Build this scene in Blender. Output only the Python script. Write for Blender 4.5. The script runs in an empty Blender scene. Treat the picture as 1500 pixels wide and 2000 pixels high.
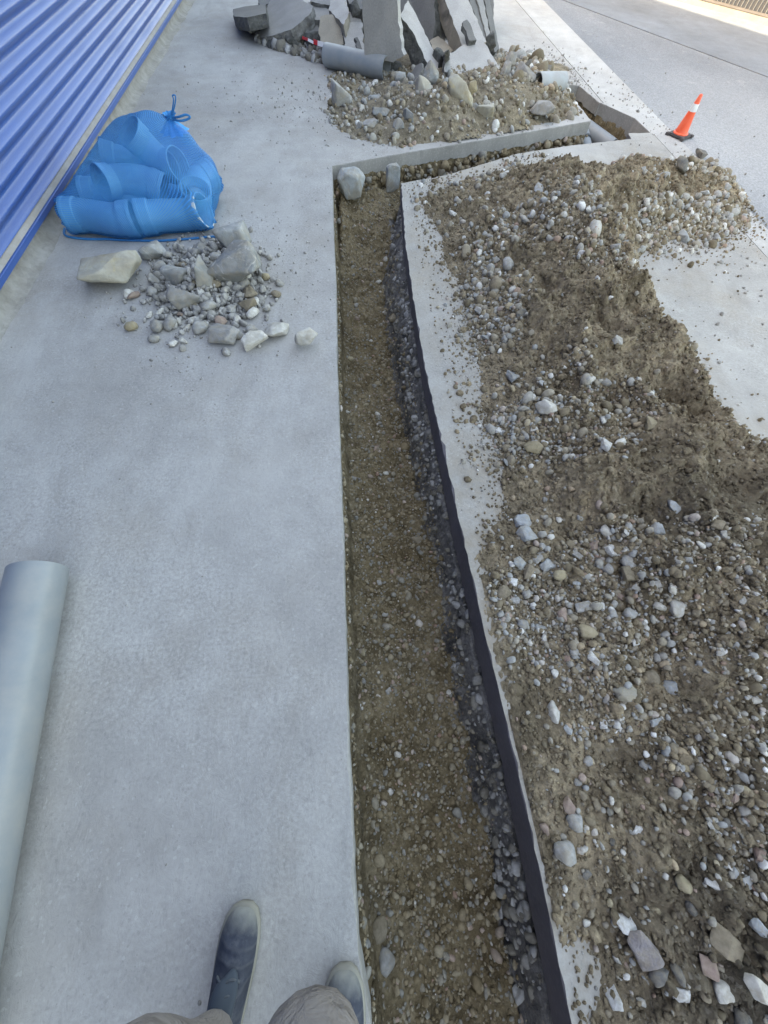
import bpy, bmesh, math, random
import numpy as np
from mathutils import Vector, Matrix
from mathutils.bvhtree import BVHTree

# ------------------------------------------------------------------ camera
sc = bpy.context.scene
COL = sc.collection
FPX = 745.0                      # focal length in photo pixels (1500 wide)
CAMH = 1.5
CR = np.array([[0.99676016, -0.04961749, 0.06330318],
               [-0.07320697, -0.88566898, 0.45850976],
               [0.03331556, -0.46165849, -0.8864319]])
cam_d = bpy.data.cameras.new('camera'); cam_d.sensor_fit = 'HORIZONTAL'
cam_d.sensor_width = 36.0; cam_d.lens = 36.0 * FPX / 1500.0
cam_d.clip_start = 0.02; cam_d.clip_end = 2000
cam = bpy.data.objects.new('camera', cam_d); COL.objects.link(cam)
M = Matrix(((CR[0, 0], -CR[0, 1], -CR[0, 2], 0), (CR[1, 0], -CR[1, 1], -CR[1, 2], 0),
            (CR[2, 0], -CR[2, 1], -CR[2, 2], CAMH), (0, 0, 0, 1)))
cam.matrix_world = M
sc.camera = cam

# ------------------------------------------------------------------ sky, sun, exposure
SUN_EL = 32.0
w = bpy.data.worlds.new('World'); sc.world = w; w.use_nodes = True
nt = w.node_tree
sky = nt.nodes.new('ShaderNodeTexSky'); sky.sky_type = 'NISHITA'; sky.sun_disc = False
sky.sun_elevation = math.radians(SUN_EL); sky.sun_rotation = math.radians(-90)
sky.air_density = 1.0; sky.dust_density = 3.0; sky.ozone_density = 0.6
bg = nt.nodes['Background']; bg.inputs['Strength'].default_value = 0.15
nt.links.new(sky.outputs[0], bg.inputs['Color'])
sun_d = bpy.data.lights.new('sun', 'SUN'); sun_d.energy = 2.6; sun_d.angle = math.radians(0.53)
sun_d.color = (1.0, 0.97, 0.92)
sun = bpy.data.objects.new('sun', sun_d); COL.objects.link(sun)
sun.rotation_euler = Vector((math.cos(math.radians(SUN_EL)), 0, -math.sin(math.radians(SUN_EL)))).to_track_quat('-Z', 'Y').to_euler()
vs = sc.view_settings
vs.view_transform = 'Standard'; vs.look = 'None'; vs.gamma = 1.0; vs.use_curve_mapping = False
vs.exposure = 3.0
vs.use_white_balance = True; vs.white_balance_temperature = 9350; vs.white_balance_tint = 8
sc.cycles.max_bounces = 8; sc.cycles.transparent_max_bounces = 12

# ------------------------------------------------------------------ pixel helpers (photo pixels -> place)
def ray(px, py):
    return CR @ np.array([px - 750.0, py - 1000.0, FPX])
def G(px, py, z=0.0):
    r = ray(px, py); t = (z - CAMH) / r[2]
    return np.array([t * r[0], t * r[1], z])
def AY(px, py, Y):
    r = ray(px, py); t = Y / r[1]
    return np.array([t * r[0], Y, CAMH + t * r[2]])
def proj(P):
    c = (np.asarray(P) - np.array([0, 0, CAMH])) @ CR
    return np.stack([750 + FPX * c[..., 0] / c[..., 2], 1000 + FPX * c[..., 1] / c[..., 2]], -1)

def pxm(P, r=None):
    """metres per photo pixel for something at P (mean of the wide-angle stretch)"""
    v = np.asarray(P, float) - np.array([0, 0, CAMH]); z = v @ CR[:, 2]; c = z / np.linalg.norm(v)
    return z / FPX * (0.5 + 0.5 * c)
# ------------------------------------------------------------------ noise
_rs = np.random.RandomState(7)
_T = _rs.rand(256, 256).astype(np.float32)
_P = _rs.permutation(256)
def vnoise(x, y, z=0.0):
    x = np.asarray(x, dtype=np.float64); y = np.asarray(y, dtype=np.float64); z = np.asarray(z, dtype=np.float64) + 0 * x
    xi = np.floor(x).astype(int); yi = np.floor(y).astype(int); zi = np.floor(z).astype(int)
    fx = x - xi; fy = y - yi; fz = z - zi
    fx = fx * fx * (3 - 2 * fx); fy = fy * fy * (3 - 2 * fy); fz = fz * fz * (3 - 2 * fz)
    def h(a, b, c):
        return _T[_P[(a + _P[c & 255]) & 255], b & 255]
    r = 0
    for dz in (0, 1):
        wz = fz if dz else 1 - fz
        a = h(xi, yi, zi + dz) * (1 - fx) + h(xi + 1, yi, zi + dz) * fx
        b = h(xi, yi + 1, zi + dz) * (1 - fx) + h(xi + 1, yi + 1, zi + dz) * fx
        r = r + wz * (a * (1 - fy) + b * fy)
    return r * 2 - 1
def fbm(x, y, z=0.0, o=4, s=1.0, g=0.5):
    r = 0; a = 1.0
    for k in range(o):
        r = r + a * vnoise(x * s + 17.3 * k, y * s + 9.1 * k, np.asarray(z) * s + 3.7 * k); a *= g; s *= 2.03
    return r
def sstep(a, b, x):
    t = np.clip((x - a) / (b - a), 0, 1); return t * t * (3 - 2 * t)

# ------------------------------------------------------------------ mesh helpers
def fast(name, V, F, mats, smooth=False, mi=None):
    """mesh from numpy verts and equal-length faces"""
    V = np.asarray(V, dtype=np.float32); F = np.asarray(F, dtype=np.int32)
    me = bpy.data.meshes.new(name); k = F.shape[1]; n = len(F)
    me.vertices.add(len(V)); me.vertices.foreach_set('co', V.ravel())
    me.loops.add(n * k); me.loops.foreach_set('vertex_index', F.ravel())
    me.polygons.add(n); me.polygons.foreach_set('loop_start', np.arange(0, n * k, k, dtype=np.int32))
    me.polygons.foreach_set('loop_total', np.full(n, k, dtype=np.int32))
    if mi is not None: me.polygons.foreach_set('material_index', np.asarray(mi, dtype=np.int32))
    if smooth: me.polygons.foreach_set('use_smooth', np.ones(n, dtype=bool))
    for m in (mats if isinstance(mats, (list, tuple)) else [mats]): me.materials.append(m)
    me.update(calc_edges=True); me.validate()
    return me
def link(name, me, parent=None):
    o = bpy.data.objects.new(name, me); COL.objects.link(o)
    if parent is not None: o.parent = parent
    return o
def tag(o, label=None, cat=None, group=None, kind=None):
    if label: o['label'] = label
    if cat: o['category'] = cat
    if group: o['group'] = group
    if kind: o['kind'] = kind
    return o
def empty(name, loc=(0, 0, 0)):
    o = bpy.data.objects.new(name, None); COL.objects.link(o); o.location = loc; o.empty_display_size = 0.1
    return o
def frombm(name, bm, mats, smooth=False):
    me = bpy.data.meshes.new(name)
    bmesh.ops.recalc_face_normals(bm, faces=bm.faces[:])
    bm.to_mesh(me); bm.free()
    for m in (mats if isinstance(mats, (list, tuple)) else [mats]): me.materials.append(m)
    if smooth: me.polygons.foreach_set('use_smooth', np.ones(len(me.polygons), dtype=bool))
    return me
def box_bm(bm, lo, hi, bev=0.0):
    r = bmesh.ops.create_cube(bm, size=1.0)
    vs_ = r['verts']
    for v in vs_:
        v.co = Vector([lo[i] + (v.co[i] + 0.5) * (hi[i] - lo[i]) for i in range(3)])
    if bev:
        es = list({e for v in vs_ for e in v.link_edges})
        bmesh.ops.bevel(bm, geom=es, offset=bev, segments=2, affect='EDGES')
def sweep(path, rad, nseg=28, inner=None, closed_ends=False):
    """tube along a path; rad per point; inner = wall thickness for hollow pipes"""
    P = [Vector(p) for p in path]; n = len(P)
    rad = [rad] * n if np.isscalar(rad) else list(rad)
    tang = [(P[min(i + 1, n - 1)] - P[max(i - 1, 0)]).normalized() for i in range(n)]
    u = tang[0].orthogonal().normalized(); rings = []
    for i in range(n):
        u = (u - tang[i] * u.dot(tang[i])).normalized(); v = tang[i].cross(u)
        rings.append((P[i], u.copy(), v))
    V = []; F = []
    def ringset(off):
        s = len(V)
        for i, (p, a, b) in enumerate(rings):
            for k in range(nseg):
                t = 2 * math.pi * k / nseg
                V.append(p + (a * math.cos(t) + b * math.sin(t)) * (rad[i] - off))
        return s
    s0 = ringset(0.0)
    for i in range(n - 1):
        for k in range(nseg):
            F.append((s0 + i * nseg + k, s0 + i * nseg + (k + 1) % nseg, s0 + (i + 1) * nseg + (k + 1) % nseg, s0 + (i + 1) * nseg + k))
    if inner:
        s1 = ringset(inner)
        for i in range(n - 1):
            for k in range(nseg):
                F.append((s1 + i * nseg + k, s1 + (i + 1) * nseg + k, s1 + (i + 1) * nseg + (k + 1) % nseg, s1 + i * nseg + (k + 1) % nseg))
        for k in range(nseg):
            k2 = (k + 1) % nseg
            F.append((s0 + k, s1 + k, s1 + k2, s0 + k2))
            e = (n - 1) * nseg
            F.append((s0 + e + k, s0 + e + k2, s1 + e + k2, s1 + e + k))
    V = [tuple(v) for v in V]
    if closed_ends:
        c0 = len(V); V.append(tuple(P[0])); c1 = len(V); V.append(tuple(P[-1])); e = (n - 1) * nseg
        for k in range(nseg):
            F.append((c0, s0 + (k + 1) % nseg, s0 + k, c0)); F.append((c1, s0 + e + k, s0 + e + (k + 1) % nseg, c1))
        F = [f if f[0] != f[3] else f[:3] for f in F]
    return V, F
def pymesh(name, V, F, mats, smooth=True):
    me = bpy.data.meshes.new(name); me.from_pydata(V, [], F); me.validate(); me.update()
    for m in (mats if isinstance(mats, (list, tuple)) else [mats]): me.materials.append(m)
    if smooth: me.polygons.foreach_set('use_smooth', np.ones(len(me.polygons), dtype=bool))
    return me
def sharp_by_angle(me, deg):
    try: me.set_sharp_from_angle(angle=math.radians(deg))
    except Exception: pass

# ------------------------------------------------------------------ materials
class N:
    def __init__(s, name):
        s.m = bpy.data.materials.new(name); s.m.use_nodes = True; s.t = s.m.node_tree
        s.b = s.t.nodes['Principled BSDF']; s.tc = s.t.nodes.new('ShaderNodeTexCoord')
        s.co = s.tc.outputs['Object']
    def n(s, ty, **kw):
        x = s.t.nodes.new('ShaderNode' + ty)
        for k, v in kw.items(): setattr(x, k, v)
        return x
    def l(s, a, b): s.t.links.new(a, b)
    def noise(s, scale, detail=4, rough=0.55, co=None, dist=0.0):
        x = s.n('TexNoise'); x.inputs['Scale'].default_value = scale; x.inputs['Detail'].default_value = detail
        x.inputs['Roughness'].default_value = rough; x.inputs['Distortion'].default_value = dist
        s.l(co or s.co, x.inputs['Vector']); return x.outputs['Fac']
    def stretch(s, sc_, rot=(0, 0, 0)):
        x = s.n('Mapping'); x.inputs['Scale'].default_value = sc_; x.inputs['Rotation'].default_value = rot
        s.l(s.co, x.inputs['Vector']); return x.outputs[0]
    def ramp(s, fac, stops):
        x = s.n('ValToRGB'); e = x.color_ramp.elements
        while len(e) < len(stops): e.new(0.5)
        for i, (p, c) in enumerate(stops):
            e[i].position = p; e[i].color = (c[0], c[1], c[2], 1) if not np.isscalar(c) else (c, c, c, 1)
        s.l(fac, x.inputs[0]); return x.outputs[0]
    def mix(s, fac, a, b, mode='MIX'):
        x = s.n('Mix', data_type='RGBA', blend_type=mode)
        for sock, v in ((x.inputs[0], fac), (x.inputs[6], a), (x.inputs[7], b)):
            if hasattr(v, 'is_output') or isinstance(v, bpy.types.NodeSocket): s.l(v, sock)
            elif np.isscalar(v): sock.default_value = v if sock == x.inputs[0] else (v, v, v, 1)
            else: sock.default_value = (v[0], v[1], v[2], 1)
        return x.outputs[2]
    def math(s, op, a, b=0.0):
        x = s.n('Math', operation=op)
        for i, v in enumerate((a, b)):
            if isinstance(v, bpy.types.NodeSocket): s.l(v, x.inputs[i])
            else: x.inputs[i].default_value = v
        return x.outputs[0]
    def blob(s, c, r, soft=1.0):
        """1 at c fading to 0 at distance r"""
        d = s.n('VectorMath', operation='DISTANCE'); s.l(s.co, d.inputs[0]); d.inputs[1].default_value = c
        x = s.n('MapRange'); x.inputs[1].default_value = r; x.inputs[2].default_value = r * (1 - soft)
        s.l(d.outputs['Value'], x.inputs[0]); return x.outputs[0]
    def bump(s, h, strength, dist=0.01, prev=None):
        x = s.n('Bump'); x.inputs['Strength'].default_value = strength; x.inputs['Distance'].default_value = dist
        s.l(h, x.inputs['Height'])
        if prev: s.l(prev, x.inputs['Normal'])
        return x.outputs[0]
    def done(s, col, rough=0.8, normal=None, spec=0.3, metal=0.0):
        if isinstance(col, bpy.types.NodeSocket): s.l(col, s.b.inputs['Base Color'])
        else: s.b.inputs['Base Color'].default_value = (*col, 1)
        if isinstance(rough, bpy.types.NodeSocket): s.l(rough, s.b.inputs['Roughness'])
        else: s.b.inputs['Roughness'].default_value = rough
        s.b.inputs['Specular IOR Level'].default_value = spec; s.b.inputs['Metallic'].default_value = metal
        if normal: s.l(normal, s.b.inputs['Normal'])
        return s.m

def concrete_mat(name, base, tan, blobs=(), streak=(1, 1, 1), rot=(0, 0, 0), bump=0.35, tan_amt=0.35):
    a = N(name)
    big = a.noise(0.9, 5, 0.6); mid = a.noise(6, 5, 0.6); fine = a.noise(75, 5, 0.7)
    c = a.ramp(big, [(0.3, [base[0] * 0.82, base[1] * 0.80, base[2] * 0.79]), (0.7, [v * 1.12 for v in base])])
    c = a.mix(0.5, c, a.ramp(mid, [(0.3, 0.40), (0.7, 0.60)]), 'OVERLAY')
    c = a.mix(a.math('MULTIPLY', a.ramp(a.noise(2.3, 6, 0.65), [(0.48, 0.0), (0.7, 1.0)]), tan_amt), c, tan)
    for ctr, r, amt, colr in blobs:
        k = a.math('MULTIPLY', a.blob(ctr, r), a.ramp(a.noise(9, 6, 0.7), [(0.32, 0.0), (0.62, 1.0)]))
        c = a.mix(a.math('MULTIPLY', k, amt), c, colr)
    c = a.mix(a.ramp(a.noise(1.9, 5, 0.65, None, 0.7), [(0.35, 0.12), (0.68, 0.62)]), c, a.ramp(fine, [(0.3, 0.26), (0.72, 0.70)]), 'OVERLAY')
    gr = a.n('TexVoronoi'); gr.inputs['Scale'].default_value = 130; a.l(a.co, gr.inputs['Vector'])
    c = a.mix(a.math('MULTIPLY', a.ramp(gr.outputs['Color'], [(0.80, 0.0), (0.9, 1.0)]), 0.35), c, [v * 0.62 for v in base])
    c = a.mix(a.math('MULTIPLY', a.ramp(gr.outputs['Color'], [(0.06, 1.0), (0.14, 0.0)]), 0.35), c, [v * 1.35 for v in base])
    # pale dusty smears and darker scuffs
    sm = a.noise(1.3, 6, 0.7, a.stretch((1.0, 0.35, 1), (0, 0, 0.55)), 0.8)
    c = a.mix(a.math('MULTIPLY', a.ramp(sm, [(0.50, 0.0), (0.68, 1.0)]), 0.5), c, [v * 1.25 for v in base])
    sk = a.noise(2.1, 7, 0.75, a.stretch((1.0, 0.5, 1), (0, 0, -0.25)), 1.2)
    c = a.mix(a.math('MULTIPLY', a.ramp(sk, [(0.56, 0.0), (0.70, 1.0)]), 0.5), c, [base[0] * 0.70, base[1] * 0.67, base[2] * 0.64])
    # dark pits
    vo = a.n('TexVoronoi'); vo.inputs['Scale'].default_value = 55; a.l(a.co, vo.inputs['Vector'])
    pit = a.math('MULTIPLY', a.ramp(vo.outputs['Distance'], [(0.05, 1.0), (0.13, 0.0)]), a.ramp(a.noise(4, 3), [(0.5, 0.0), (0.64, 0.5)]))
    c = a.mix(pit, c, [v * 0.45 for v in base])
    st = a.stretch(streak, rot)
    pk = a.ramp(a.noise(24, 6, 0.78, st, 0.6), [(0.60, 0.0), (0.72, 1.0)])
    c = a.mix(a.math('MULTIPLY', pk, 0.30), c, [v * 0.55 for v in base])
    h1 = a.noise(20, 6, 0.74, st, 0.8); h2 = a.noise(220, 3, 0.6, st)
    nrm = a.bump(h1, bump * 0.9, 0.010); nrm = a.bump(h2, bump * 0.35, 0.0015, nrm); nrm = a.bump(pk, -bump * 0.8, 0.004, nrm); nrm = a.bump(pit, -0.5, 0.003, nrm) 
    return a.done(c, 0.85, nrm, 0.25)

TAN = (0.30, 0.25, 0.19)
m_path = concrete_mat('footpath_concrete', (0.365, 0.355, 0.342), (0.30, 0.266, 0.228),
    blobs=[((-0.75, 2.45, 0), 0.75, 0.5, (0.30, 0.27, 0.23)), ((-1.95, 2.3, 0), 0.5, 0.6, (0.24, 0.20, 0.16)), ((0.9, 5.2, 0), 1.6, 0.6, (0.36, 0.32, 0.27))],
    streak=(1.2, 0.9, 1), rot=(0, 0, 0.5), bump=0.4, tan_amt=0.4)
m_strip = concrete_mat('strip_concrete', (0.345, 0.335, 0.315), (0.28, 0.228, 0.165),
    blobs=[((0.9, 0.4, 0), 1.3, 0.85, (0.27, 0.215, 0.15)), ((0.75, 2.6, 0), 1.1, 0.7, (0.32, 0.265, 0.20)), ((0.85, -0.9, 0), 0.9, 0.8, (0.25, 0.20, 0.14)), ((1.2, 3.9, 0), 0.9, 0.7, (0.36, 0.31, 0.25))],
    bump=0.4, tan_amt=0.45)
def cut_mat(name, base):
    a = N(name)
    c = a.ramp(a.noise(3, 5, 0.6), [(0.3, [v * 0.8 for v in base]), (0.7, [v * 1.15 for v in base])])
    vo = a.n('TexVoronoi'); vo.inputs['Scale'].default_value = 60; a.l(a.co, vo.inputs['Vector'])
    c = a.mix(a.ramp(vo.outputs['Distance'], [(0.1, 0.35), (0.5, 0.0)]), c, [v * 1.5 for v in base])
    return a.done(c, 0.8, a.bump(a.noise(90, 4), 0.3, 0.004), 0.25)
m_cut_dark = cut_mat('saw_cut_dark', (0.115, 0.105, 0.115))
m_cut = cut_mat('saw_cut_pale', (0.28, 0.27, 0.255))
m_rough = None
def rough_mat(name, cols, bump=0.9, sc_=14):
    a = N(name)
    f = a.noise(sc_, 6, 0.7)
    c = a.ramp(f, [(0.25, cols[0]), (0.5, cols[1]), (0.75, cols[2])])
    vo = a.n('TexVoronoi'); vo.inputs['Scale'].default_value = sc_ * 4.5; a.l(a.co, vo.inputs['Vector'])
    c = a.mix(0.5, c, a.mix(0.75, a.ramp(vo.outputs['Color'], [(0.2, 0.25), (0.8, 0.75)]), 0.5), 'OVERLAY')
    nrm = a.bump(a.noise(sc_ * 3, 6, 0.7), bump, 0.02); nrm = a.bump(vo.outputs['Distance'], bump * 0.5, 0.008, nrm)
    return a.done(c, 0.9, nrm, 0.2)
m_rough = rough_mat('broken_concrete', [(0.10, 0.095, 0.09), (0.20, 0.195, 0.185), (0.30, 0.29, 0.275)])
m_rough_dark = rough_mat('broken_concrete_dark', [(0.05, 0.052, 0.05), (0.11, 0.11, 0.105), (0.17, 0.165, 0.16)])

def soil_mat(name, cols, sc_=18, bump=0.8, damp=()):
    a = N(name)
    c = a.ramp(a.noise(2.2, 6, 0.65), [(0.3, cols[0]), (0.5, cols[1]), (0.72, cols[2])])
    c = a.mix(a.ramp(a.noise(5.5, 6, 0.7, None, 0.8), [(0.44, 0.0), (0.62, 0.75)]), c, [v * 0.55 for v in cols[0]])
    c = a.mix(a.ramp(a.noise(8.5, 6, 0.7, a.stretch((1, 1, 1), (0.4, 0.2, 1.1)), 0.8), [(0.52, 0.0), (0.70, 0.6)]), c, [min(v * 1.2, 0.5) for v in cols[2]])
    c = a.mix(0.7, c, a.ramp(a.noise(70, 5, 0.7), [(0.3, 0.28), (0.7, 0.70)]), 'OVERLAY')
    for ctr, r_, colr in damp:
        k = a.math('MULTIPLY', a.blob(ctr, r_, 0.7), a.ramp(a.noise(6, 5, 0.65), [(0.30, 0.35), (0.55, 1.0)])); c = a.mix(a.math('MULTIPLY', k, 0.85), c, colr)
    vo = a.n('TexVoronoi'); vo.inputs['Scale'].default_value = 110; a.l(a.co, vo.inputs['Vector'])
    wn = a.ramp(vo.outputs['Color'], [(0.78, 0.0), (0.95, 1.0)])
    c = a.mix(a.math('MULTIPLY', wn, 0.55), c, (0.34, 0.31, 0.26))
    nrm = a.bump(a.noise(sc_ * 2, 6, 0.75), bump, 0.02); nrm = a.bump(a.noise(sc_ * 12, 3, 0.7), bump * 0.8, 0.005, nrm)
    nrm = a.bump(vo.outputs['Distance'], -bump * 0.6, 0.004, nrm)
    return a.done(c, 0.95, nrm, 0.15)
m_heap = soil_mat('spoil_soil', [(0.165, 0.126, 0.082), (0.275, 0.220, 0.150), (0.40, 0.318, 0.215)], damp=[((1.0, -0.72, 0.08), 0.42, (0.085, 0.073, 0.058)), ((1.45, -0.25, 0.1), 0.5, (0.13, 0.11, 0.08)), ((1.45, 0.55, 0.15), 0.45, (0.15, 0.125, 0.09))])
m_heap2 = soil_mat('tan_soil', [(0.17, 0.14, 0.10), (0.25, 0.21, 0.155), (0.32, 0.26, 0.17)])
m_trench = soil_mat('trench_soil', [(0.135, 0.098, 0.055), (0.21, 0.162, 0.098), (0.30, 0.242, 0.16)])
m_ledge = soil_mat('dusty_broken_edge', [(0.12, 0.115, 0.11), (0.21, 0.20, 0.195), (0.30, 0.29, 0.28)])

def stone_mat(name, c0, c1, spec=0.25, sc_=25, vein=None, bump=0.4, dust=0.5):
    a = N(name)
    oi = a.n('ObjectInfo')
    add = a.n('VectorMath', operation='ADD'); a.l(a.co, add.inputs[0])
    cm = a.n('CombineXYZ'); a.l(a.math('MULTIPLY', oi.outputs['Random'], 50.0), cm.inputs[0]); a.l(cm.outputs[0], add.inputs[1])
    co = add.outputs[0]
    c = a.ramp(a.noise(sc_, 6, 0.65, co), [(0.3, c0), (0.7, c1)])
    k = a.ramp(oi.outputs['Random'], [(0.0, 0.38), (1.0, 0.62)])
    c = a.mix(0.8, c, k, 'OVERLAY')
    if vein:
        c = a.mix(a.ramp(a.noise(sc_ * 0.6, 6, 0.75, co, 1.5), [(0.55, 0.0), (0.66, 0.9)]), c, vein)
    c = a.mix(a.math('MULTIPLY', a.ramp(a.noise(sc_ * 0.8, 6, 0.7, co, 0.6), [(0.42, 0.0), (0.62, 1.0)]), dust), c, (0.29, 0.24, 0.17))
    nrm = a.bump(a.noise(sc_ * 3, 5, 0.7, co), bump, 0.008)
    return a.done(c, 0.88, nrm, spec)
m_s = {
    'grey': stone_mat('stone_grey', (0.20, 0.20, 0.195), (0.36, 0.35, 0.335)),
    'pale': stone_mat('stone_pale', (0.38, 0.365, 0.33), (0.56, 0.54, 0.50)),
    'white': stone_mat('stone_white', (0.42, 0.415, 0.405), (0.62, 0.615, 0.60)),
    'blue': stone_mat('stone_blue_grey', (0.22, 0.235, 0.245), (0.37, 0.385, 0.39)),
    'brown': stone_mat('stone_brown', (0.14, 0.115, 0.08), (0.24, 0.20, 0.15)),
    'ochre': stone_mat('stone_ochre', (0.24, 0.195, 0.12), (0.36, 0.31, 0.215)),
    'red': stone_mat('stone_reddish', (0.22, 0.15, 0.125), (0.33, 0.25, 0.215)),
    'dark': stone_mat('stone_dark', (0.09, 0.088, 0.085), (0.17, 0.165, 0.155)),
    'vein': stone_mat('stone_veined', (0.17, 0.18, 0.18), (0.33, 0.335, 0.33), vein=(0.52, 0.50, 0.46), sc_=14, bump=0.7),
    'yellowrock': stone_mat('stone_yellow_crust', (0.28, 0.265, 0.235), (0.42, 0.40, 0.34), vein=(0.42, 0.35, 0.20), sc_=10, bump=0.7),
    'bluerock': stone_mat('stone_blue_rock', (0.25, 0.275, 0.285), (0.44, 0.46, 0.46), vein=(0.50, 0.48, 0.44), sc_=12, bump=0.8, dust=0.6),
    'purple': stone_mat('stone_purple_grey', (0.20, 0.175, 0.18), (0.34, 0.31, 0.31), sc_=30, bump=0.8),
}
def gravel_mat(name, stops):
    a = N(name); g = a.n('NewGeometry')
    c = a.ramp(g.outputs['Random Per Island'], stops)
    c = a.mix(0.45, c, a.ramp(a.noise(90, 4, 0.6), [(0.3, 0.3), (0.7, 0.7)]), 'OVERLAY')
    return a.done(c, 0.85, a.bump(a.noise(160, 3), 0.3, 0.003), 0.25)
GR = [(0.0, (0.13, 0.105, 0.07)), (0.28, (0.22, 0.18, 0.125)), (0.48, (0.27, 0.24, 0.195)), (0.64, (0.31, 0.295, 0.265)), (0.78, (0.29, 0.295, 0.29)), (0.86, (0.35, 0.285, 0.19)), (0.90, (0.28, 0.19, 0.15)), (0.95, (0.46, 0.44, 0.40)), (1.0, (0.62, 0.61, 0.58))]
GRB = [(0.0, (0.14, 0.105, 0.06)), (0.35, (0.23, 0.18, 0.115)), (0.6, (0.28, 0.235, 0.165)), (0.82, (0.21, 0.20, 0.18)), (0.92, (0.25, 0.235, 0.20)), (0.96, (0.30, 0.19, 0.14)), (1.0, (0.52, 0.50, 0.46))]
GRG = [(0.0, (0.13, 0.118, 0.10)), (0.3, (0.19, 0.175, 0.15)), (0.6, (0.235, 0.23, 0.222)), (1.0, (0.36, 0.355, 0.35))]
m_gravel = gravel_mat('gravel_mixed', GR); m_gravel_b = gravel_mat('gravel_brown', GRB); m_gravel_g = gravel_mat('gravel_grey', GRG)
GRP = [(0.0, (0.20, 0.19, 0.175)), (0.6, (0.30, 0.285, 0.265)), (1.0, (0.40, 0.385, 0.36))]
m_gravel_p = gravel_mat('gravel_pale', GRP)

def simple(name, col, rough=0.5, spec=0.4, nb=None, var=0.12, sc_=8, metal=0.0):
    a = N(name)
    c = a.ramp(a.noise(sc_, 5, 0.6), [(0.3, [v * (1 - var) for v in col]), (0.7, [v * (1 + var) for v in col])])
    return a.done(c, rough, a.bump(a.noise(nb[0], 4), nb[1], nb[2]) if nb else None, spec, metal)
def dusty(name, col, dust, amt, rough=0.4, spec=0.45, sc_=5, scratch=True):
    a = N(name)
    c = a.ramp(a.noise(sc_, 5, 0.6), [(0.3, [v * 0.92 for v in col]), (0.7, [v * 1.06 for v in col])])
    d = a.math('MULTIPLY', a.ramp(a.noise(sc_ * 1.7, 7, 0.7), [(0.4, 0.0), (0.75, 1.0)]), amt)
    c = a.mix(d, c, dust)
    if scratch:
        s = a.noise(30, 3, 0.8, a.stretch((1, 14, 1), (0.3, 0.2, 0.8)))
        c = a.mix(a.math('MULTIPLY', a.ramp(s, [(0.68, 0.0), (0.74, 1.0)]), 0.3), c, dust)
    r = a.math('ADD', a.math('MULTIPLY', d, 0.5), rough)
    return a.done(c, r, a.bump(a.noise(60, 3), 0.06, 0.002), spec)
m_pvc = dusty('pvc_grey', (0.205, 0.228, 0.246), (0.32, 0.305, 0.285), 0.5, 0.34)
m_pvc_dark = dusty('pvc_grey_dark', (0.185, 0.235, 0.265), (0.36, 0.35, 0.33), 0.25, 0.4)
m_pvc_white = dusty('pvc_pale', (0.34, 0.36, 0.37), (0.29, 0.265, 0.23), 0.7, 0.6)
m_blue = None
def blue_steel():
    a = N('blue_painted_steel')
    st = a.stretch((1, 0.25, 1))
    c = a.ramp(a.noise(1.4, 5, 0.6, st), [(0.3, (0.020, 0.075, 0.26)), (0.7, (0.034, 0.102, 0.32))])
    d = a.math('MULTIPLY', a.ramp(a.noise(3.0, 7, 0.75, a.stretch((1, 0.5, 2.5))), [(0.48, 0.0), (0.78, 1.0)]), 0.30)
    c = a.mix(d, c, (0.20, 0.22, 0.30))
    s = a.noise(10, 3, 0.8, a.stretch((1, 5, 0.7), (0.6, 0, 0)))
    c = a.mix(a.math('MULTIPLY', a.ramp(s, [(0.70, 0.0), (0.74, 1.0)]), 0.25), c, (0.5, 0.5, 0.55))
    return a.done(c, a.math('ADD', a.math('MULTIPLY', d, 0.8), 0.33), a.bump(a.noise(25, 3), 0.05, 0.004), 0.6)
m_blue = blue_steel()
m_lip = dusty('dusty_flashing', (0.27, 0.26, 0.255), (0.22, 0.185, 0.145), 0.6, 0.7)
m_plinth = rough_mat('plinth_concrete', [(0.19, 0.172, 0.15), (0.27, 0.255, 0.235), (0.34, 0.33, 0.31)], 0.5, 6)
m_roof = simple('roof_steel', (0.25, 0.27, 0.3), 0.5)

# ------------------------------------------------------------------ ground outlines (metres; x across the road, y along the trench)
RE_px = [(783, 358), (791, 470), (808, 590), (828, 710), (877, 930), (938, 1200), (984, 1392), (1032, 1600), (1116, 2000)]
LE_px = [(649, 324), (651, 440), (656, 540), (658, 700), (663, 833), (672, 1083), (674, 1200), (680, 1420), (690, 1640), (700, 1860), (724, 2000)]
RE = [G(*p)[:2] for p in RE_px]; RE.append(np.array([RE[-1][0] + 0.02, -1.7]))
LE = [G(*p)[:2] for p in LE_px]; LE.append(np.array([LE[-1][0], -1.7]))
XF = [G(*p)[:2] for p in [(649, 324), (800, 297), (950, 272), (1155, 236)]]
HOLE = [G(*p)[:2] for p in [(1155, 236), (1099, 164), (1131, 167), (1171, 201), (1240, 231), (1269, 259), (1227, 260)]]
XN = [G(*p)[:2] for p in [(1232, 271), (1115, 284), (1010, 300), (870, 342), (783, 358)]]
REa = np.array(RE); LEa = np.array(LE)
def xr_at(y): return np.interp(y, REa[::-1, 1], REa[::-1, 0])
def xl_at(y): return np.interp(y, LEa[::-1, 1], LEa[::-1, 0])

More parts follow.
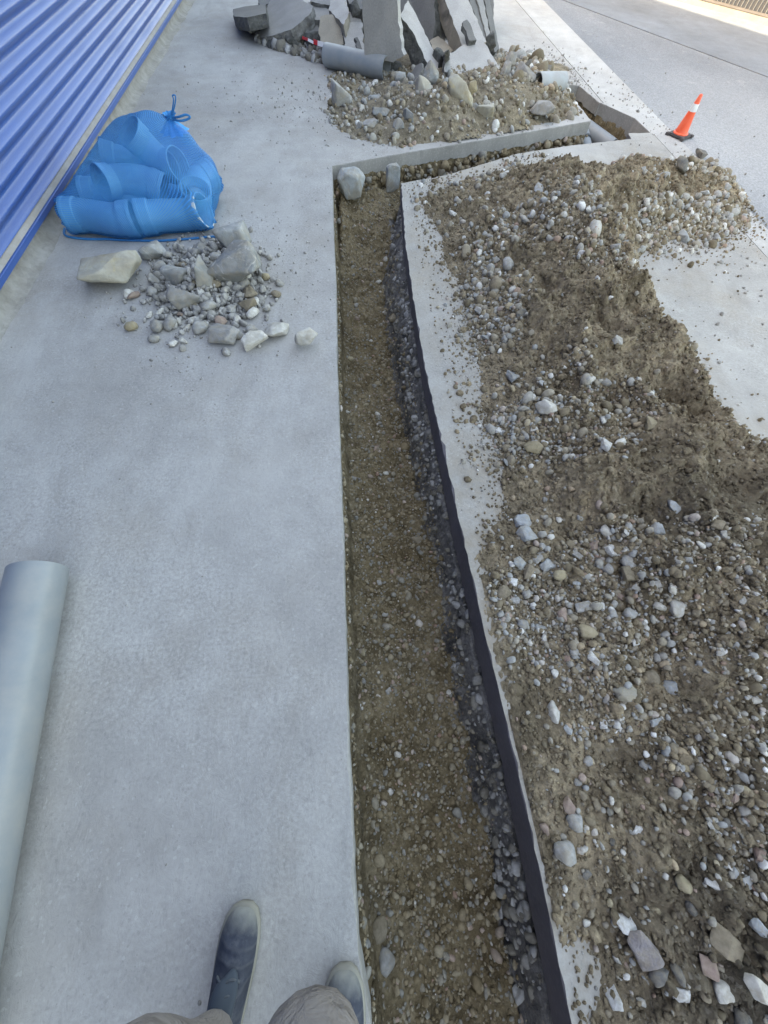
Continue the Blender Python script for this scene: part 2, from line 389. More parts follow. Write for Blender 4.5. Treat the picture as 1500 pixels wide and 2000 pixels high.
def densify(pts, step, jit, rng, keep=None):
    out = []
    n = len(pts)
    for i in range(n):
        a = np.array(pts[i], float); b = np.array(pts[(i + 1) % n], float)
        L = np.linalg.norm(b - a); k = max(1, int(L / step)) if (keep is None or keep(a, b)) else 1
        d = (b - a) / max(L, 1e-6); nn = np.array([-d[1], d[0]])
        for j in range(k):
            t = j / k
            o = 0 if j == 0 else jit * rng.normal()
            out.append(a + (b - a) * t + nn * o)
    return out
def slab_ground(name, outline, depth, mats, chip_keep, label_kind, rng, depth_fn=None, step=0.035, jit=0.0012):
    P = densify(outline, step, jit, rng, chip_keep)
    bm = bmesh.new()
    top = [bm.verts.new((p[0], p[1], 0.0)) for p in P]
    arr = [bm.verts.new((p[0], p[1], -0.005)) for p in P]
    bot = [bm.verts.new((p[0], p[1], -(depth_fn(p) if depth_fn else depth) + 0.006 * rng.normal())) for p in P]
    # tiny chipped arris: pull the top ring inwards
    n = len(P)
    for i in range(n):
        a = P[i - 1]; b = P[(i + 1) % n]; d = b - a; d = d / np.linalg.norm(d); nn = np.array([-d[1], d[0]])
        s = abs(rng.normal()) * 0.0035
        if rng.random() < 0.06: s += 0.008
        top[i].co.x += nn[0] * s; top[i].co.y += nn[1] * s
    f = bm.faces.new(top)
    for A, B in ((top, arr), (arr, bot)):
        for i in range(n):
            j = (i + 1) % n
            q = bm.faces.new((A[i], B[i], B[j], A[j])); q.material_index = 1
    f.normal_update(); bmesh.ops.triangulate(bm, faces=[f])
    me = frombm(name, bm, mats)
    o = link(name, me); tag(o, kind='structure'); return o
rng = np.random.RandomState(3)
near = lambda a, b: abs(a[0]) < 3.2 and -2 < a[1] < 6.5 and -2 < b[1] < 6.5 and b[0] > -1.5 and a[0] > -1.5
KX = 3.02                        # kerb line
P1 = [(-2.3, -14), (LE[-1][0], -14)] + LE[::-1] + XF[1:] + HOLE[1:4] + [(KX - 0.24, 5.5), (KX - 0.24, 16), (-2.3, 16)]
P1 = [np.array(p) for p in P1]
slab_ground('footpath', P1, 0.10, [m_path, m_cut], near, 'structure', rng)
P2 = [(RE[-1][0], -14)] + [(KX, -14), (KX, HOLE[5][1] - 0.03), HOLE[5], HOLE[6]] + XN + RE[1:]
P2 = [np.array(p) for p in P2]
def dep2(p):
    return float(np.interp(p[1], [-1, 0, 1, 2, 3.7], [0.17, 0.17, 0.145, 0.11, 0.09]))
slab_ground('concrete_strip', P2, 0.12, [m_strip, m_cut_dark], near, 'structure', rng, dep2)
# kerb channel strip between footpath and road
K = [(KX - 0.236, 16), (KX - 0.236, 5.505), HOLE[3] + np.array([0.012, 0.004]), HOLE[4], HOLE[5] + np.array([0.004, 0]), (KX + 0.004, 4.72), (KX + 0.004, -14), (KX + 0.22, -14), (KX + 0.22, 16)]
m_kerb = concrete_mat('kerb_concrete', (0.40, 0.395, 0.385), (0.36, 0.33, 0.28), bump=0.3)
slab_ground('kerb_channel', [np.array(p, float) for p in K], 0.14, [m_kerb, m_cut], near, 'structure', rng)

def asphalt_mat():
    a = N('dusty_asphalt')
    c = a.ramp(a.noise(0.7, 6, 0.6, a.stretch((1.0, 0.45, 1), (0, 0, -0.5))), [(0.32, (0.14, 0.15, 0.165)), (0.68, (0.22, 0.23, 0.245))])
    c = a.mix(a.math('MULTIPLY', a.blob((3.2, 4.5, 0), 2.6), 0.85), c, (0.34, 0.34, 0.34))
    sp = a.n('TexVoronoi'); sp.inputs['Scale'].default_value = 90; a.l(a.co, sp.inputs['Vector'])
    c = a.mix(0.5, c, a.ramp(sp.outputs['Color'], [(0.2, 0.36), (0.8, 0.64)]), 'OVERLAY')
    c = a.mix(a.math('MULTIPLY', a.ramp(a.noise(3.1, 7, 0.75), [(0.58, 0.0), (0.72, 1.0)]), 0.5), c, (0.36, 0.355, 0.34))
    nrm = a.bump(a.noise(120, 4, 0.7), 0.4, 0.006)
    return a.done(c, 0.9, nrm, 0.2)
m_asph = asphalt_mat()
def sheet(name, pts, z, mat, thick=0.05):
    bm = bmesh.new()
    t = [bm.verts.new((p[0], p[1], z)) for p in pts]; b = [bm.verts.new((p[0], p[1], z - thick)) for p in pts]
    f = bm.faces.new(t); n = len(pts)
    for i in range(n): bm.faces.new((t[i], b[i], b[(i + 1) % n], t[(i + 1) % n]))
    o = link(name, frombm(name, bm, mat)); tag(o, kind='structure'); return o
def linepts(p, q, y0, y1):
    f = lambda y: (p[0] + (q[0] - p[0]) * (y - p[1]) / (q[1] - p[1]), y)
    return f(y0), f(y1)
L1 = (G(1340, 90), G(1500, 150)); L2 = (G(1256, 0), G(1500, 78)); L3 = (G(1316, 0), G(1500, 50))
a0, a1 = linepts(L1[0], L1[1], 16, -14)
b0, b1 = linepts(L2[0], L2[1], 16, -14)
sheet('road', [(KX + 0.224, -14), a1, (max(a0[0], KX + 0.23), 10.3), (KX + 0.224, 10.3)], -0.006, m_asph)
m_gut = concrete_mat('gutter_concrete', (0.165, 0.185, 0.21), (0.18, 0.19, 0.20), bump=0.3)
f_ = np.array([G(1316, 0)[0], G(1316, 0)[1]]); g_ = np.array([G(1500, 50)[0], G(1500, 50)[1]])
fd = (g_ - f_) / np.linalg.norm(g_ - f_)
fA = f_ - fd * 6.0; fB = f_ + fd * 14.0
sheet('gutter', [(a1[0] + 0.004, -14), (b1[0] + 3, -14), (b1[0] * 0 + fB[0], fB[1]), tuple(f_), tuple(fA), (KX + 0.224, 16), (KX + 0.224, 10.304), (max(a0[0], KX + 0.23) + 0.004, 10.304)], 0.0, m_gut)
# wide ground round the site (with the site left open)
m_ground = soil_mat('far_ground', [(0.16, 0.15, 0.13), (0.2, 0.19, 0.17), (0.24, 0.23, 0.2)])
bm = bmesh.new()
X0, X1, Y0, Y1, B = -2.25, 14.0, -13.9, 15.9, 400
for (xa, ya, xb, yb) in ((-B, -B, X0, B), (X1, -B, B, B), (X0, -B, X1, Y0), (X0, Y1, X1, B)):
    vs_ = [bm.verts.new(p) for p in ((xa, ya, -0.03), (xb, ya, -0.03), (xb, yb, -0.03), (xa, yb, -0.03))]; bm.faces.new(vs_)
bm_o = link('ground', frombm('ground', bm, m_ground)); tag(bm_o, kind='structure')
sheet('far_footpath', [tuple(f_ + fd * 14), (14.05, -13.95), (14.05, 15.95), tuple(fA), tuple(f_)], -0.004, m_gut)

# ------------------------------------------------------------------ trench soil (heightfield inside the cut outline)
TR = np.array([tuple(p) for p in (LE[::-1] + XF[1:] + HOLE[1:] + XN + RE[1:])])
def poly_dist(P, X, Y):
    n = len(P); d2 = np.full(X.shape, 1e9); ins = np.zeros(X.shape, bool)
    for i in range(n):
        a = P[i]; b = P[(i + 1) % n]; ab = b - a; L = ab @ ab + 1e-12
        t = np.clip(((X - a[0]) * ab[0] + (Y - a[1]) * ab[1]) / L, 0, 1)
        d2 = np.minimum(d2, (X - a[0] - t * ab[0]) ** 2 + (Y - a[1] - t * ab[1]) ** 2)
        c = ((a[1] > Y) != (b[1] > Y)); 
        with np.errstate(divide='ignore', invalid='ignore'):
            xi = a[0] + (Y - a[1]) * ab[0] / (ab[1] if abs(ab[1]) > 1e-12 else 1e-12)
        ins ^= (c & (X < xi))
    return np.where(ins, np.sqrt(d2), -np.sqrt(d2))
def ledge_w(y): return np.interp(y, [-1, 0, 1, 1.8, 2.6, 3.4, 3.7], [0.04, 0.045, 0.05, 0.065, 0.09, 0.07, 0.03])
def trench_z(X, Y, sd):
    n1 = fbm(X, Y, 0, 5, 7.0); n2 = fbm(X, Y, 3, 4, 30.0)
    D = 0.43 - 0.12 * sstep(0.55, 0.9, X) * sstep(3.5, 3.9, Y) + 0.02 * n1
    d = sd + 0.012 * n1 + 0.006 * n2
    top = 0.085
    z = -top - (D - top) * sstep(-0.012, 0.035, d)
    z = np.maximum(z, -D + 0.10 * np.exp(-np.maximum(d, 0) / 0.05) ) * (d > -0.012) + np.where(d > -0.012, 0, -top)
    # bank at the far end of the main trench under the corner
    bank = sstep(2.95, 3.95, Y) * (X < 0.6)
    z = np.where(d > 0, z + bank * 0.20 * sstep(0.0, 0.06, d), z)
    # broken ledge under the right-hand cut
    dr = xr_at(Y) - X
    lw = ledge_w(Y)
    led = -np.interp(Y, [-1, 0, 1, 2, 3.7], [0.25, 0.25, 0.205, 0.16, 0.13]) - 0.15 * np.clip(dr / lw, 0, 3) ** 1.2 + (0.03 * n1 + 0.03 * n2) * sstep(0.0, 0.05, dr)
    main = (Y < 3.72) & (X < 0.62)
    isl = main & ((led > z - 0.01) | (dr < 0.075 + 0.03 * n1)) & (dr > -0.05)
    z = np.where(main & (dr > -0.05) & (dr < 0.05), np.minimum(z, np.maximum(led, -D - 0.05) + 0.02), z)
    z = np.where(main & (dr > -0.05), np.maximum(z, led), z)
    z = z + np.where(main, -0.06 * np.exp(-((dr - lw - 0.022 + 0.012 * n1) / 0.012) ** 2) * sstep(-0.2, 0.3, n1) * sstep(3.5, 3.2, Y), 0)
    z = z + 0.014 * fbm(X, Y, 6.5, 3, 11.0) * sstep(0.0, 0.08, d) + 0.008 * n2 + 0.004 * fbm(X, Y, 9, 3, 90.0)
    return z, isl
res = 0.0075
gx = np.arange(-0.25, 3.12, res); gy = np.arange(-1.55, 6.15, res)
X, Y = np.meshgrid(gx, gy)
sd = poly_dist(TR, X, Y)
tz, tis = trench_z(X, Y, sd)
tz = np.where(sd < -0.03, -0.083, np.minimum(tz, -0.07))
def grid_mesh(name, X, Y, Z, keepv, mats, mi=None, smooth=True):
    ny, nx = X.shape; idx = np.full(X.shape, -1, int)
    q = keepv[:-1, :-1] & keepv[1:, :-1] & keepv[:-1, 1:] & keepv[1:, 1:]
    used = np.zeros(X.shape, bool)
    used[:-1, :-1] |= q; used[1:, :-1] |= q; used[:-1, 1:] |= q; used[1:, 1:] |= q
    idx[used] = np.arange(used.sum())
    V = np.stack([X[used], Y[used], Z[used]], 1)
    F = np.stack([idx[:-1, :-1][q], idx[:-1, 1:][q], idx[1:, 1:][q], idx[1:, :-1][q]], 1)
    return fast(name, V, F, mats, smooth, None if mi is None else mi[:-1, :-1][q])
# sideways wobble so the walls are not a pure heightfield
wob = sstep(-0.02, 0.0, sd)
Xw = X + wob * 0.006 * fbm(X * 1.0, Y, tz * 4, 3, 35.0); Yw = Y + wob * 0.006 * fbm(X + 5, Y, tz * 4, 3, 35.0)
me = grid_mesh('trench_bed', Xw, Yw, tz, sd > -0.05, [m_trench, m_ledge], tis.astype(int))
o = link('trench_bed', me); tag(o, kind='structure')
def trench_height(x, y):
    x = np.atleast_1d(x); y = np.atleast_1d(y)
    s = poly_dist(TR, x, y); z, l = trench_z(x, y, s); return np.minimum(z, -0.07), s

# ------------------------------------------------------------------ spoil heap heightfield
CP = [  # photo pixel + height of the surface there
 # left foot
 (815, 388, 0), (868, 470, 0), (895, 545, 0), (918, 620, 0), (935, 700, 0), (945, 790, 0), (975, 880, 0), (985, 950, 0.005), (975, 1030, 0.006), (965, 1120, 0.008), (985, 1220, 0.002), (1000, 1300, 0.002), (1030, 1400, 0.006), (1030, 1480, 0.010), (1060, 1600, 0.010), (1085, 1720, 0.010), (1120, 1850, 0.004), (1160, 1960, 0.002),
 (1000, 1000, 0.005), (1060, 1250, 0.003), (1040, 1160, 0.012), (1085, 1330, 0.012), (1200, 1480, 0.02), (1150, 1900, 0.004),
 (955, 1085, 0.007), (958, 1150, 0.010), (978, 1290, 0.004), (1003, 1425, 0.014), (1030, 1540, 0.016), (1056, 1660, 0.016), (1082, 1770, 0.014),
 # far foot
 (880, 362, 0), (950, 340, 0), (1010, 322, 0), (1060, 306, 0.0),
 # peak, far lobe
 (1105, 303, 0.25), (1080, 320, 0.17), (1160, 318, 0.21), (1240, 312, 0.17), (1310, 312, 0.16), (1370, 315, 0.11), (1420, 370, 0.06), (1452, 415, 0), (1430, 455, 0), (1350, 465, 0), (1290, 468, 0.0), (1250, 475, 0.02), (1330, 390, 0.12), (1250, 400, 0.16),
 # interior
 (900, 400, 0.05), (960, 380, 0.09), (1030, 360, 0.17), (1000, 420, 0.14), (920, 490, 0.07), (980, 500, 0.10), (1060, 440, 0.21), (1130, 390, 0.25), (1190, 400, 0.27), (1215, 450, 0.27), (1060, 520, 0.17), (1140, 500, 0.24), (1000, 600, 0.10), (1080, 610, 0.20), (1150, 590, 0.24), (1230, 550, 0.25),
 (1010, 690, 0.07), (1080, 690, 0.15), (1150, 680, 0.21), (1220, 650, 0.21), (1010, 790, 0.06), (1090, 780, 0.12), (1170, 790, 0.19), (1250, 740, 0.19), (1030, 880, 0.05), (1110, 880, 0.11), (1200, 870, 0.19), (1290, 840, 0.22), (1050, 960, 0.045), (1140, 990, 0.10), (1240, 980, 0.17), (1340, 950, 0.22),
 (1060, 1060, 0.05), (1150, 1080, 0.07), (1250, 1090, 0.14), (1360, 1080, 0.21), (1110, 1180, 0.05), (1180, 1200, 0.09), (1280, 1210, 0.11), (1400, 1200, 0.20), (1130, 1270, 0.05), (1220, 1310, 0.10), (1340, 1330, 0.14), (1450, 1330, 0.19), (1200, 1400, 0.07), (1320, 1450, 0.10), (1440, 1480, 0.15), (1120, 1600, 0.04), (1240, 1620, 0.07), (1360, 1640, 0.10), (1470, 1650, 0.13), (1230, 1800, 0.06), (1350, 1830, 0.09), (1470, 1840, 0.11), (1300, 1960, 0.06), (1450, 1980, 0.09),
 # ridge and steep far side
 (1225, 482, 0.26), (1262, 540, 0.25), (1330, 630, 0.26), (1385, 720, 0.25), (1430, 790, 0.25), (1480, 845, 0.25), (1540, 950, 0.24), (1600, 1150, 0.22), (1620, 1400, 0.18), (1640, 1700, 0.14),
]
cw = []
for px, py, z in CP: cw.append(G(px, py, z))
def behind(px, py, z, dx, dy, zz): 
    g = G(px, py, z); cw.append(np.array([g[0] + dx, g[1] + dy, zz]))
for px, py, z in CP[-10:]:
    behind(px, py, z, 0.10, 0.05, z * 0.60); behind(px, py, z, 0.22, 0.10, -0.02); behind(px, py, z, 0.5, 0.2, -0.12)
for px, py, z in [(1105, 303, 0.25), (1160, 318, 0.21), (1240, 312, 0.17), (1310, 312, 0.16), (1370, 315, 0.11)]:
    behind(px, py, z, 0.06, 0.22, 0.03); behind(px, py, z, 0.1, 0.45, -0.12)
for px, py in [(760, 390), (820, 480), (850, 560), (870, 640), (885, 720), (895, 800), (915, 900), (930, 960), (850, 345), (940, 322), (1000, 306), (1500, 400), (1480, 470), (1380, 510), (1300, 510)]:
    g = G(px, py); cw.append(np.array([g[0], g[1], -0.05]))
cw = np.array(cw)
cw = np.vstack([cw, [[0.6, -1.6, -0.02], [1.2, -1.8, 0.02], [2.0, -1.8, -0.05], [3.0, 1.5, -0.2], [3.6, 3.2, -0.2], [2.6, -0.8, -0.1], [3.2, 0.2, -0.2], [3.4, 4.8, -0.2], [1.0, 4.9, -0.2], [2.0, 5.2, -0.2]]])
Dm = np.linalg.norm(cw[:, None, :2] - cw[None, :, :2], axis=2)
def kern(r): return np.sqrt(r * r + 0.0004)
nC = len(cw)
A = np.zeros((nC + 3, nC + 3)); A[:nC, :nC] = kern(Dm) - 0.0
A[:nC, :nC] -= 0.012 * np.eye(nC)
A[:nC, nC] = 1; A[nC, :nC] = 1; A[:nC, nC + 1:] = cw[:, :2]; A[nC + 1:, :nC] = cw[:, :2].T
wts = np.linalg.solve(A, np.concatenate([cw[:, 2], [0, 0, 0]]))
DENTS = [(G(1235, 590, 0.2), 0.10, 0.15), (G(1300, 620, 0.2), 0.09, 0.14), (G(1200, 760, 0.18), 0.09, 0.09), (G(1320, 750, 0.22), 0.10, 0.16), (G(1385, 800, 0.22), 0.10, 0.15), (G(1180, 650, 0.18), 0.07, 0.06), (G(1060, 560, 0.15), 0.07, 0.05), (G(1400, 930, 0.2), 0.10, 0.08), (G(1290, 1010, 0.18), 0.08, 0.06), (G(1240, 820, 0.18), 0.10, 0.05), (G(1010, 470, 0.1), 0.10, 0.02), (G(1130, 620, 0.2), 0.1, 0.03), (G(1210, 1110, 0.1), 0.10, 0.03), (G(1230, 1820, 0.05), 0.14, 0.03), (G(1270, 395, 0.2), 0.12, 0.05)]
def heap_base(x, y):
    x = np.asarray(x, float); y = np.asarray(y, float); sh = x.shape; xf = x.ravel(); yf = y.ravel(); z = np.zeros(xf.shape)
    for s in range(0, len(xf), 60000):
        e = slice(s, s + 60000)
        r = np.sqrt((xf[e, None] - cw[None, :, 0]) ** 2 + (yf[e, None] - cw[None, :, 1]) ** 2)
        z[e] = kern(r) @ wts[:nC] + wts[nC] + wts[nC + 1] * xf[e] + wts[nC + 2] * yf[e]
    z = z.reshape(sh)
    for c, r, a in DENTS: z = z - a * np.exp(-((x - c[0]) ** 2 + (y - c[1]) ** 2) / (r * r))
    return z
def heap_z(x, y, fine=True):
    z = heap_base(x, y)
    k = np.clip(z / 0.10, 0.12, 1.0)
    z = z + k * (0.042 * fbm(x, y, 1.5, 3, 5.0)) 
    cl = np.abs(fbm(x, y, 5.0, 3, 16.0)); z = z + k * (0.036 * cl - 0.014)
    z = z + (0.3 + 0.7 * k) * 0.012 * fbm(x, y, 2.2, 3, 42.0)
    z = z + (0.0045 - 0.0015 * k) * fbm(x, y, 7.2, 2, 125.0)
    dr = x - xr_at(y)
    z = np.where((dr < 0.05) & (y < 3.75), np.minimum(z, -0.03 + 0.042 * sstep(0.0, 0.02, dr) + 0.4 * np.clip(dr - 0.02, 0, 1)), z)
    return z
hres = 0.0085
hx = np.arange(0.47, 3.75, hres); hy = np.arange(-1.5, 4.95, hres)
HX, HY = np.meshgrid(hx, hy)
HZ = heap_z(HX, HY)
HXw = HX + 0.010 * fbm(HX, HY, HZ * 6, 3, 22.0) * (HZ > 0.02); HYw = HY + 0.010 * fbm(HX + 9, HY, HZ * 6, 3, 22.0) * (HZ > 0.02)
me = grid_mesh('spoil_heap', HXw, HYw, HZ, (HZ > -0.02), [m_heap])
heap = link('spoil_heap', me)
tag(heap, 'long heap of brown gravelly spoil piled between trench and road', 'spoil heap')
def bil(x, y):
    fx = np.clip((np.asarray(x) - hx[0]) / hres, 0, len(hx) - 2); fy = np.clip((np.asarray(y) - hy[0]) / hres, 0, len(hy) - 2)
    i = fx.astype(int); j = fy.astype(int); u = fx - i; v = fy - j
    return HZ[j, i] * (1 - u) * (1 - v) + HZ[j, i + 1] * u * (1 - v) + HZ[j + 1, i] * (1 - u) * v + HZ[j + 1, i + 1] * u * v
def on_heap(px, py):
    r = ray(px, py); r = r / np.linalg.norm(r)
    t = np.arange(0.8, 7.5, 0.004); P = np.array([0, 0, CAMH]) + t[:, None] * r
    z = np.maximum(bil(P[:, 0], P[:, 1]), 0.0)
    hit = np.argmax(P[:, 2] <= z); return P[hit]

# ------------------------------------------------------------------ small soil heap below the slab pile
CP2 = [(640, 200, 0), (650, 240, 0), (700, 270, 0), (780, 285, 0), (860, 275, 0), (940, 262, 0), (1040, 245, 0), (1110, 230, 0.0), (690, 225, 0.03), (740, 235, 0.05), (760, 200, 0.09), (820, 235, 0.10), (840, 200, 0.17), (880, 190, 0.22), (800, 180, 0.12), (900, 220, 0.15), (960, 215, 0.10), (960, 185, 0.15), (1010, 190, 0.16), (1030, 170, 0.17), (1030, 215, 0.06), (1090, 195, 0.06), (1080, 170, 0.06), (700, 185, 0.02), (720, 160, 0.01), (640, 160, 0), (1110, 180, 0.0), (1050, 130, 0.06), (1120, 140, 0), (1000, 120, 0.05)]
cw2 = np.array([G(*p) for p in CP2] + [np.array([-0.5, 5.0, -0.08]), np.array([1.0, 4.2, -0.15]), np.array([2.7, 4.6, -0.1]), np.array([2.75, 6.3, -0.1]), np.array([-0.3, 5.9, -0.05]), np.array([0.5, 6.9, 0.0]), np.array([1.5, 6.9, 0.0]), np.array([0.9, 6.3, 0.05]), np.array([2.9, 7.5, -0.1]), np.array([0.0, 7.3, 0.06])])
D2 = kern(np.linalg.norm(cw2[:, None, :2] - cw2[None, :, :2], axis=2)); n2 = len(cw2)
w2 = np.linalg.solve(D2 - 0.01 * np.eye(n2), cw2[:, 2])
def heap2_z(x, y):
    x = np.asarray(x, float); y = np.asarray(y, float)
    r = np.sqrt((x[..., None] - cw2[:, 0]) ** 2 + (y[..., None] - cw2[:, 1]) ** 2)
    z = kern(r) @ w2
    k = np.clip(z / 0.08, 0.15, 1)
    z = z + k * (0.03 * fbm(x, y, 4.4, 3, 5) + 0.016 * np.abs(fbm(x, y, 2.4, 3, 18))) + 0.006 * fbm(x, y, 8, 3, 45)
    s = poly_dist(TR, x, y)
    return np.where(s > -0.03, -0.05, np.minimum(z, np.clip((-s - 0.02) * 0.6, -0.02, 9)))
X2, Y2 = np.meshgrid(np.arange(-0.7, 2.95, 0.016), np.arange(4.1, 7.6, 0.016))
Z2 = heap2_z(X2, Y2)
o = link('soil_mound', grid_mesh('soil_mound', X2, Y2, Z2, Z2 > -0.015, [m_heap2]))
tag(o, 'low mound of tan soil under the broken slabs beyond the cross trench', 'soil mound')

# ------------------------------------------------------------------ stones
def ico(sub):
    bm = bmesh.new(); bmesh.ops.create_icosphere(bm, subdivisions=sub, radius=1.0)
    V = np.array([v.co[:] for v in bm.verts]); F = np.array([[v.index for v in f.verts] for f in bm.faces]); bm.free(); return V, F
ICO = {s: ico(s) for s in (1, 2, 3)}
def rotmats(r, n, tilt=1.0):
    q = r.normal(size=(n, 4)); q /= np.linalg.norm(q, axis=1)[:, None]
    a, b, c, d = q.T
    return np.stack([np.stack([1 - 2 * (c * c + d * d), 2 * (b * c - a * d), 2 * (b * d + a * c)], 1),
                     np.stack([2 * (b * c + a * d), 1 - 2 * (b * b + d * d), 2 * (c * d - a * b)], 1),
                     np.stack([2 * (b * d - a * c), 2 * (c * d + a * b), 1 - 2 * (b * b + c * c)], 1)], 1)
def stone_verts(r, sub=2, angular=0.5, dims=(1, 0.8, 0.6), ncut=9, rough=0.10):
    V, F = ICO[sub]; V = V.copy()
    off = r.rand(3) * 50
    V *= (1 + 0.22 * vnoise(V[:, 0] * 1.1 + off[0], V[:, 1] * 1.1 + off[1], V[:, 2] * 1.1 + off[2]))[:, None]
    if angular >= 0.9:
        V = np.sign(V) * np.abs(V) ** 0.62; V = V @ rotmats(r, 1)[0].T if ncut < 12 else V
    if angular > 0:
        for k in range(ncut):
            nn = r.normal(size=3); nn /= np.linalg.norm(nn); d = 0.45 + 0.38 * r.rand() + (1 - angular) * 0.25
            s = V @ nn; V -= np.where(s > d, (s - d) * min(1.0, angular * 1.15), 0)[:, None] * nn
    V *= (1 + rough * vnoise(V[:, 0] * 3.1 + off[1], V[:, 1] * 3.1 + off[2], V[:, 2] * 3.1 + off[0]))[:, None]
    V *= np.array(dims) / np.maximum(np.abs(V).max(0), 1e-6)
    return V, F
def scatter(name, pos, size, mat, r, sub=1, angular=0.7, smooth=False, nvar=10):
    n = len(pos); var = [stone_verts(r, sub, angular, (1, 0.75 + 0.2 * r.rand(), 0.5 + 0.3 * r.rand()), 6) for _ in range(nvar)]
    pick = r.randint(0, nvar, n); Rm = rotmats(r, n)
    VV = []; FF = []; off = 0
    for k in range(nvar):
        ii = np.where(pick == k)[0]
        if not len(ii): continue
        V, F = var[k]
        W = np.einsum('nij,vj->nvi', Rm[ii], V) * size[ii][:, None, None] + pos[ii][:, None, :]
        VV.append(W.reshape(-1, 3)); FF.append((F[None] + (np.arange(len(ii)) * len(V))[:, None, None] + off).reshape(-1, 3)); off += len(ii) * len(V)
    return fast(name, np.vstack(VV), np.vstack(FF), mat, smooth)
R = np.random.RandomState(11)
# density of pebbles on the heap: talus along the left foot, sparser on the ridge
def heap_samples(n, r, talus=1.0):
    out = []
    while sum(len(o) for o in out) < n:
        x = r.uniform(0.5, 3.3, 20000); y = r.uniform(-1.3, 4.6, 20000); z = bil(x, y)
        lo = heap_base(x, y)
        pr = np.where(lo < -0.004, 0.3 * np.exp((lo + 0.004) / 0.022), 0.35 + talus * np.exp(-((lo - 0.05) / 0.06) ** 2))
        pr = pr * (0.08 + 1.7 * sstep(-0.1, 0.38, fbm(x, y, 3, 3, 2.6)))
        pr = pr * np.clip(1.3 - 0.2 * y, 0.35, 1.3) ** 0.7
        p = proj(np.stack([x, y, np.maximum(z, 0)], 1))
        k = (r.rand(len(x)) < pr * 0.7) & (x > xr_at(y) + 0.02 * (y < 3.7)) & (p[:, 0] < 1600) & (p[:, 1] < 2150) & (p[:, 1] > 250) & (poly_dist(TR, x, y) < -0.015)
        out.append(np.stack([x, y, np.maximum(z, 0.0)], 1)[k])
    return np.vstack(out)[:n]
P = heap_samples(15000, R, 0.8); s = R.gamma(4, 0.0011, len(P)) + 0.0028
P[:, 2] += s * 0.2
o = link('gravel', scatter('gravel', P, s, m_gravel, R, 1)); tag(o, 'fine loose gravel covering the brown spoil heap', 'gravel', kind='stuff')
P = heap_samples(5400, R, 3.2); s = (0.0055 + R.gamma(2.0, 0.0023, len(P))) * np.interp(P[:, 1], [-1, 0.5, 2, 3.5], [0.95, 1.15, 1.6, 1.9]); P[:, 2] += s * 0.25
o = link('pebbles', scatter('pebbles', P, s, m_gravel, R, 2, 0.7, False)); tag(o, 'small rounded pebbles strewn over the brown spoil heap', 'pebbles', kind='stuff')
# soil clods
P = heap_samples(2000, R, 0.1); s = 0.006 + R.gamma(2.0, 0.003, len(P)); P[:, 2] += s * 0.1
o = link('soil_clods', scatter('soil_clods', P, s, m_heap, R, 2, 0.6, False)); tag(o, 'crumbly brown soil clods mixed through the spoil heap', 'soil', kind='stuff')
P = []
while sum(map(len, P)) < 20000:
    x = R.uniform(0.5, 3.3, 40000); y = R.uniform(-1.3, 4.6, 40000); lo = heap_base(x, y); q = proj(np.stack([x, y, 0 * x], 1))
    k = (R.rand(40000) < np.where(lo > 0.0, 0.5, 0.5 * np.exp(lo / 0.028)) * np.clip(1.4 - 0.25 * y, 0.3, 1.4)) & (x > xr_at(y) + 0.01) & (poly_dist(TR, x, y) < -0.01) & (q[:, 0] < 1650)
    P.append(np.stack([x, y, np.maximum(bil(x, y), 0)], 1)[k])
P = np.vstack(P)[:20000]; s = 0.003 + R.gamma(1.5, 0.0022, len(P)); P[:, 2] += s * 0.3
o = link('soil_crumbs', scatter('soil_crumbs', P, s, m_heap, R, 1, 0.6)); tag(o, 'fine brown soil crumbs all over the spoil heap', 'soil', kind='stuff')
# trench bed gravel
def trench_samples(n, r):
    out = []
    while sum(len(o) for o in out) < n:
        x = r.uniform(-0.1, 0.5, 8000); y = r.uniform(-1.2, 4.2, 8000); k = r.rand(8000) < np.clip(1.2 - 0.22 * y, 0.25, 1)
        x, y = x[k], y[k]; z, sdd = trench_height(x, y); q = sdd > 0.03
        out.append(np.stack([x, y, z], 1)[q])
    return np.vstack(out)[:n]
P = trench_samples(9000, R); s = 0.0025 + R.gamma(3, 0.0011, len(P)); P[:, 2] += s * 0.2
o = link('trench_gravel', scatter('trench_gravel', P, s, m_gravel_b, R, 1)); tag(o, 'fine brown gravel bedded in the floor of the trench', 'gravel', kind='stuff')
P = trench_samples(2200, R); s = 0.006 + R.gamma(2, 0.0026, len(P)); P[:, 2] += s * 0.1
o = link('trench_pebbles', scatter('trench_pebbles', P, s, m_gravel_b, R, 2, 0.7, False)); tag(o, 'small brown pebbles pressed into the trench floor', 'pebbles', kind='stuff')
# broken lumps under the saw cut on the right, and crumbs under the left slab
y = -1.2 + 4.8 * R.rand(900) ** 0.7; lw = ledge_w(y); dr = lw * R.rand(len(y)) ** 0.9 * 1.05
x = xr_at(y) - dr; z, _ = trench_height(x, y); s = 0.004 + R.gamma(1.3, 0.0065, len(y)); s = np.minimum(s, 0.036) * np.interp(y, [-1, 1, 2.5], [0.75, 0.85, 1.1])
kp = R.rand(len(y)) < sstep(-0.3, 0.25, fbm(x * 3, y, 4.0, 3, 5.0)) * 0.9 + 0.1; x = x[kp]; y = y[kp]; z = z[kp]; s = s[kp]
P = np.stack([x, y, z + s * 0.25], 1); P[:, 2] = np.minimum(P[:, 2], -np.interp(y, [-1, 0, 1, 2, 3.7], [0.21, 0.21, 0.17, 0.12, 0.10]) - s * 0.8)
o = link('broken_lumps', scatter('broken_lumps', P, s, m_gravel_g, R, 2, 0.75)); tag(o, 'grey crumbled concrete lumps under the saw cut along the trench', 'rubble', kind='stuff')
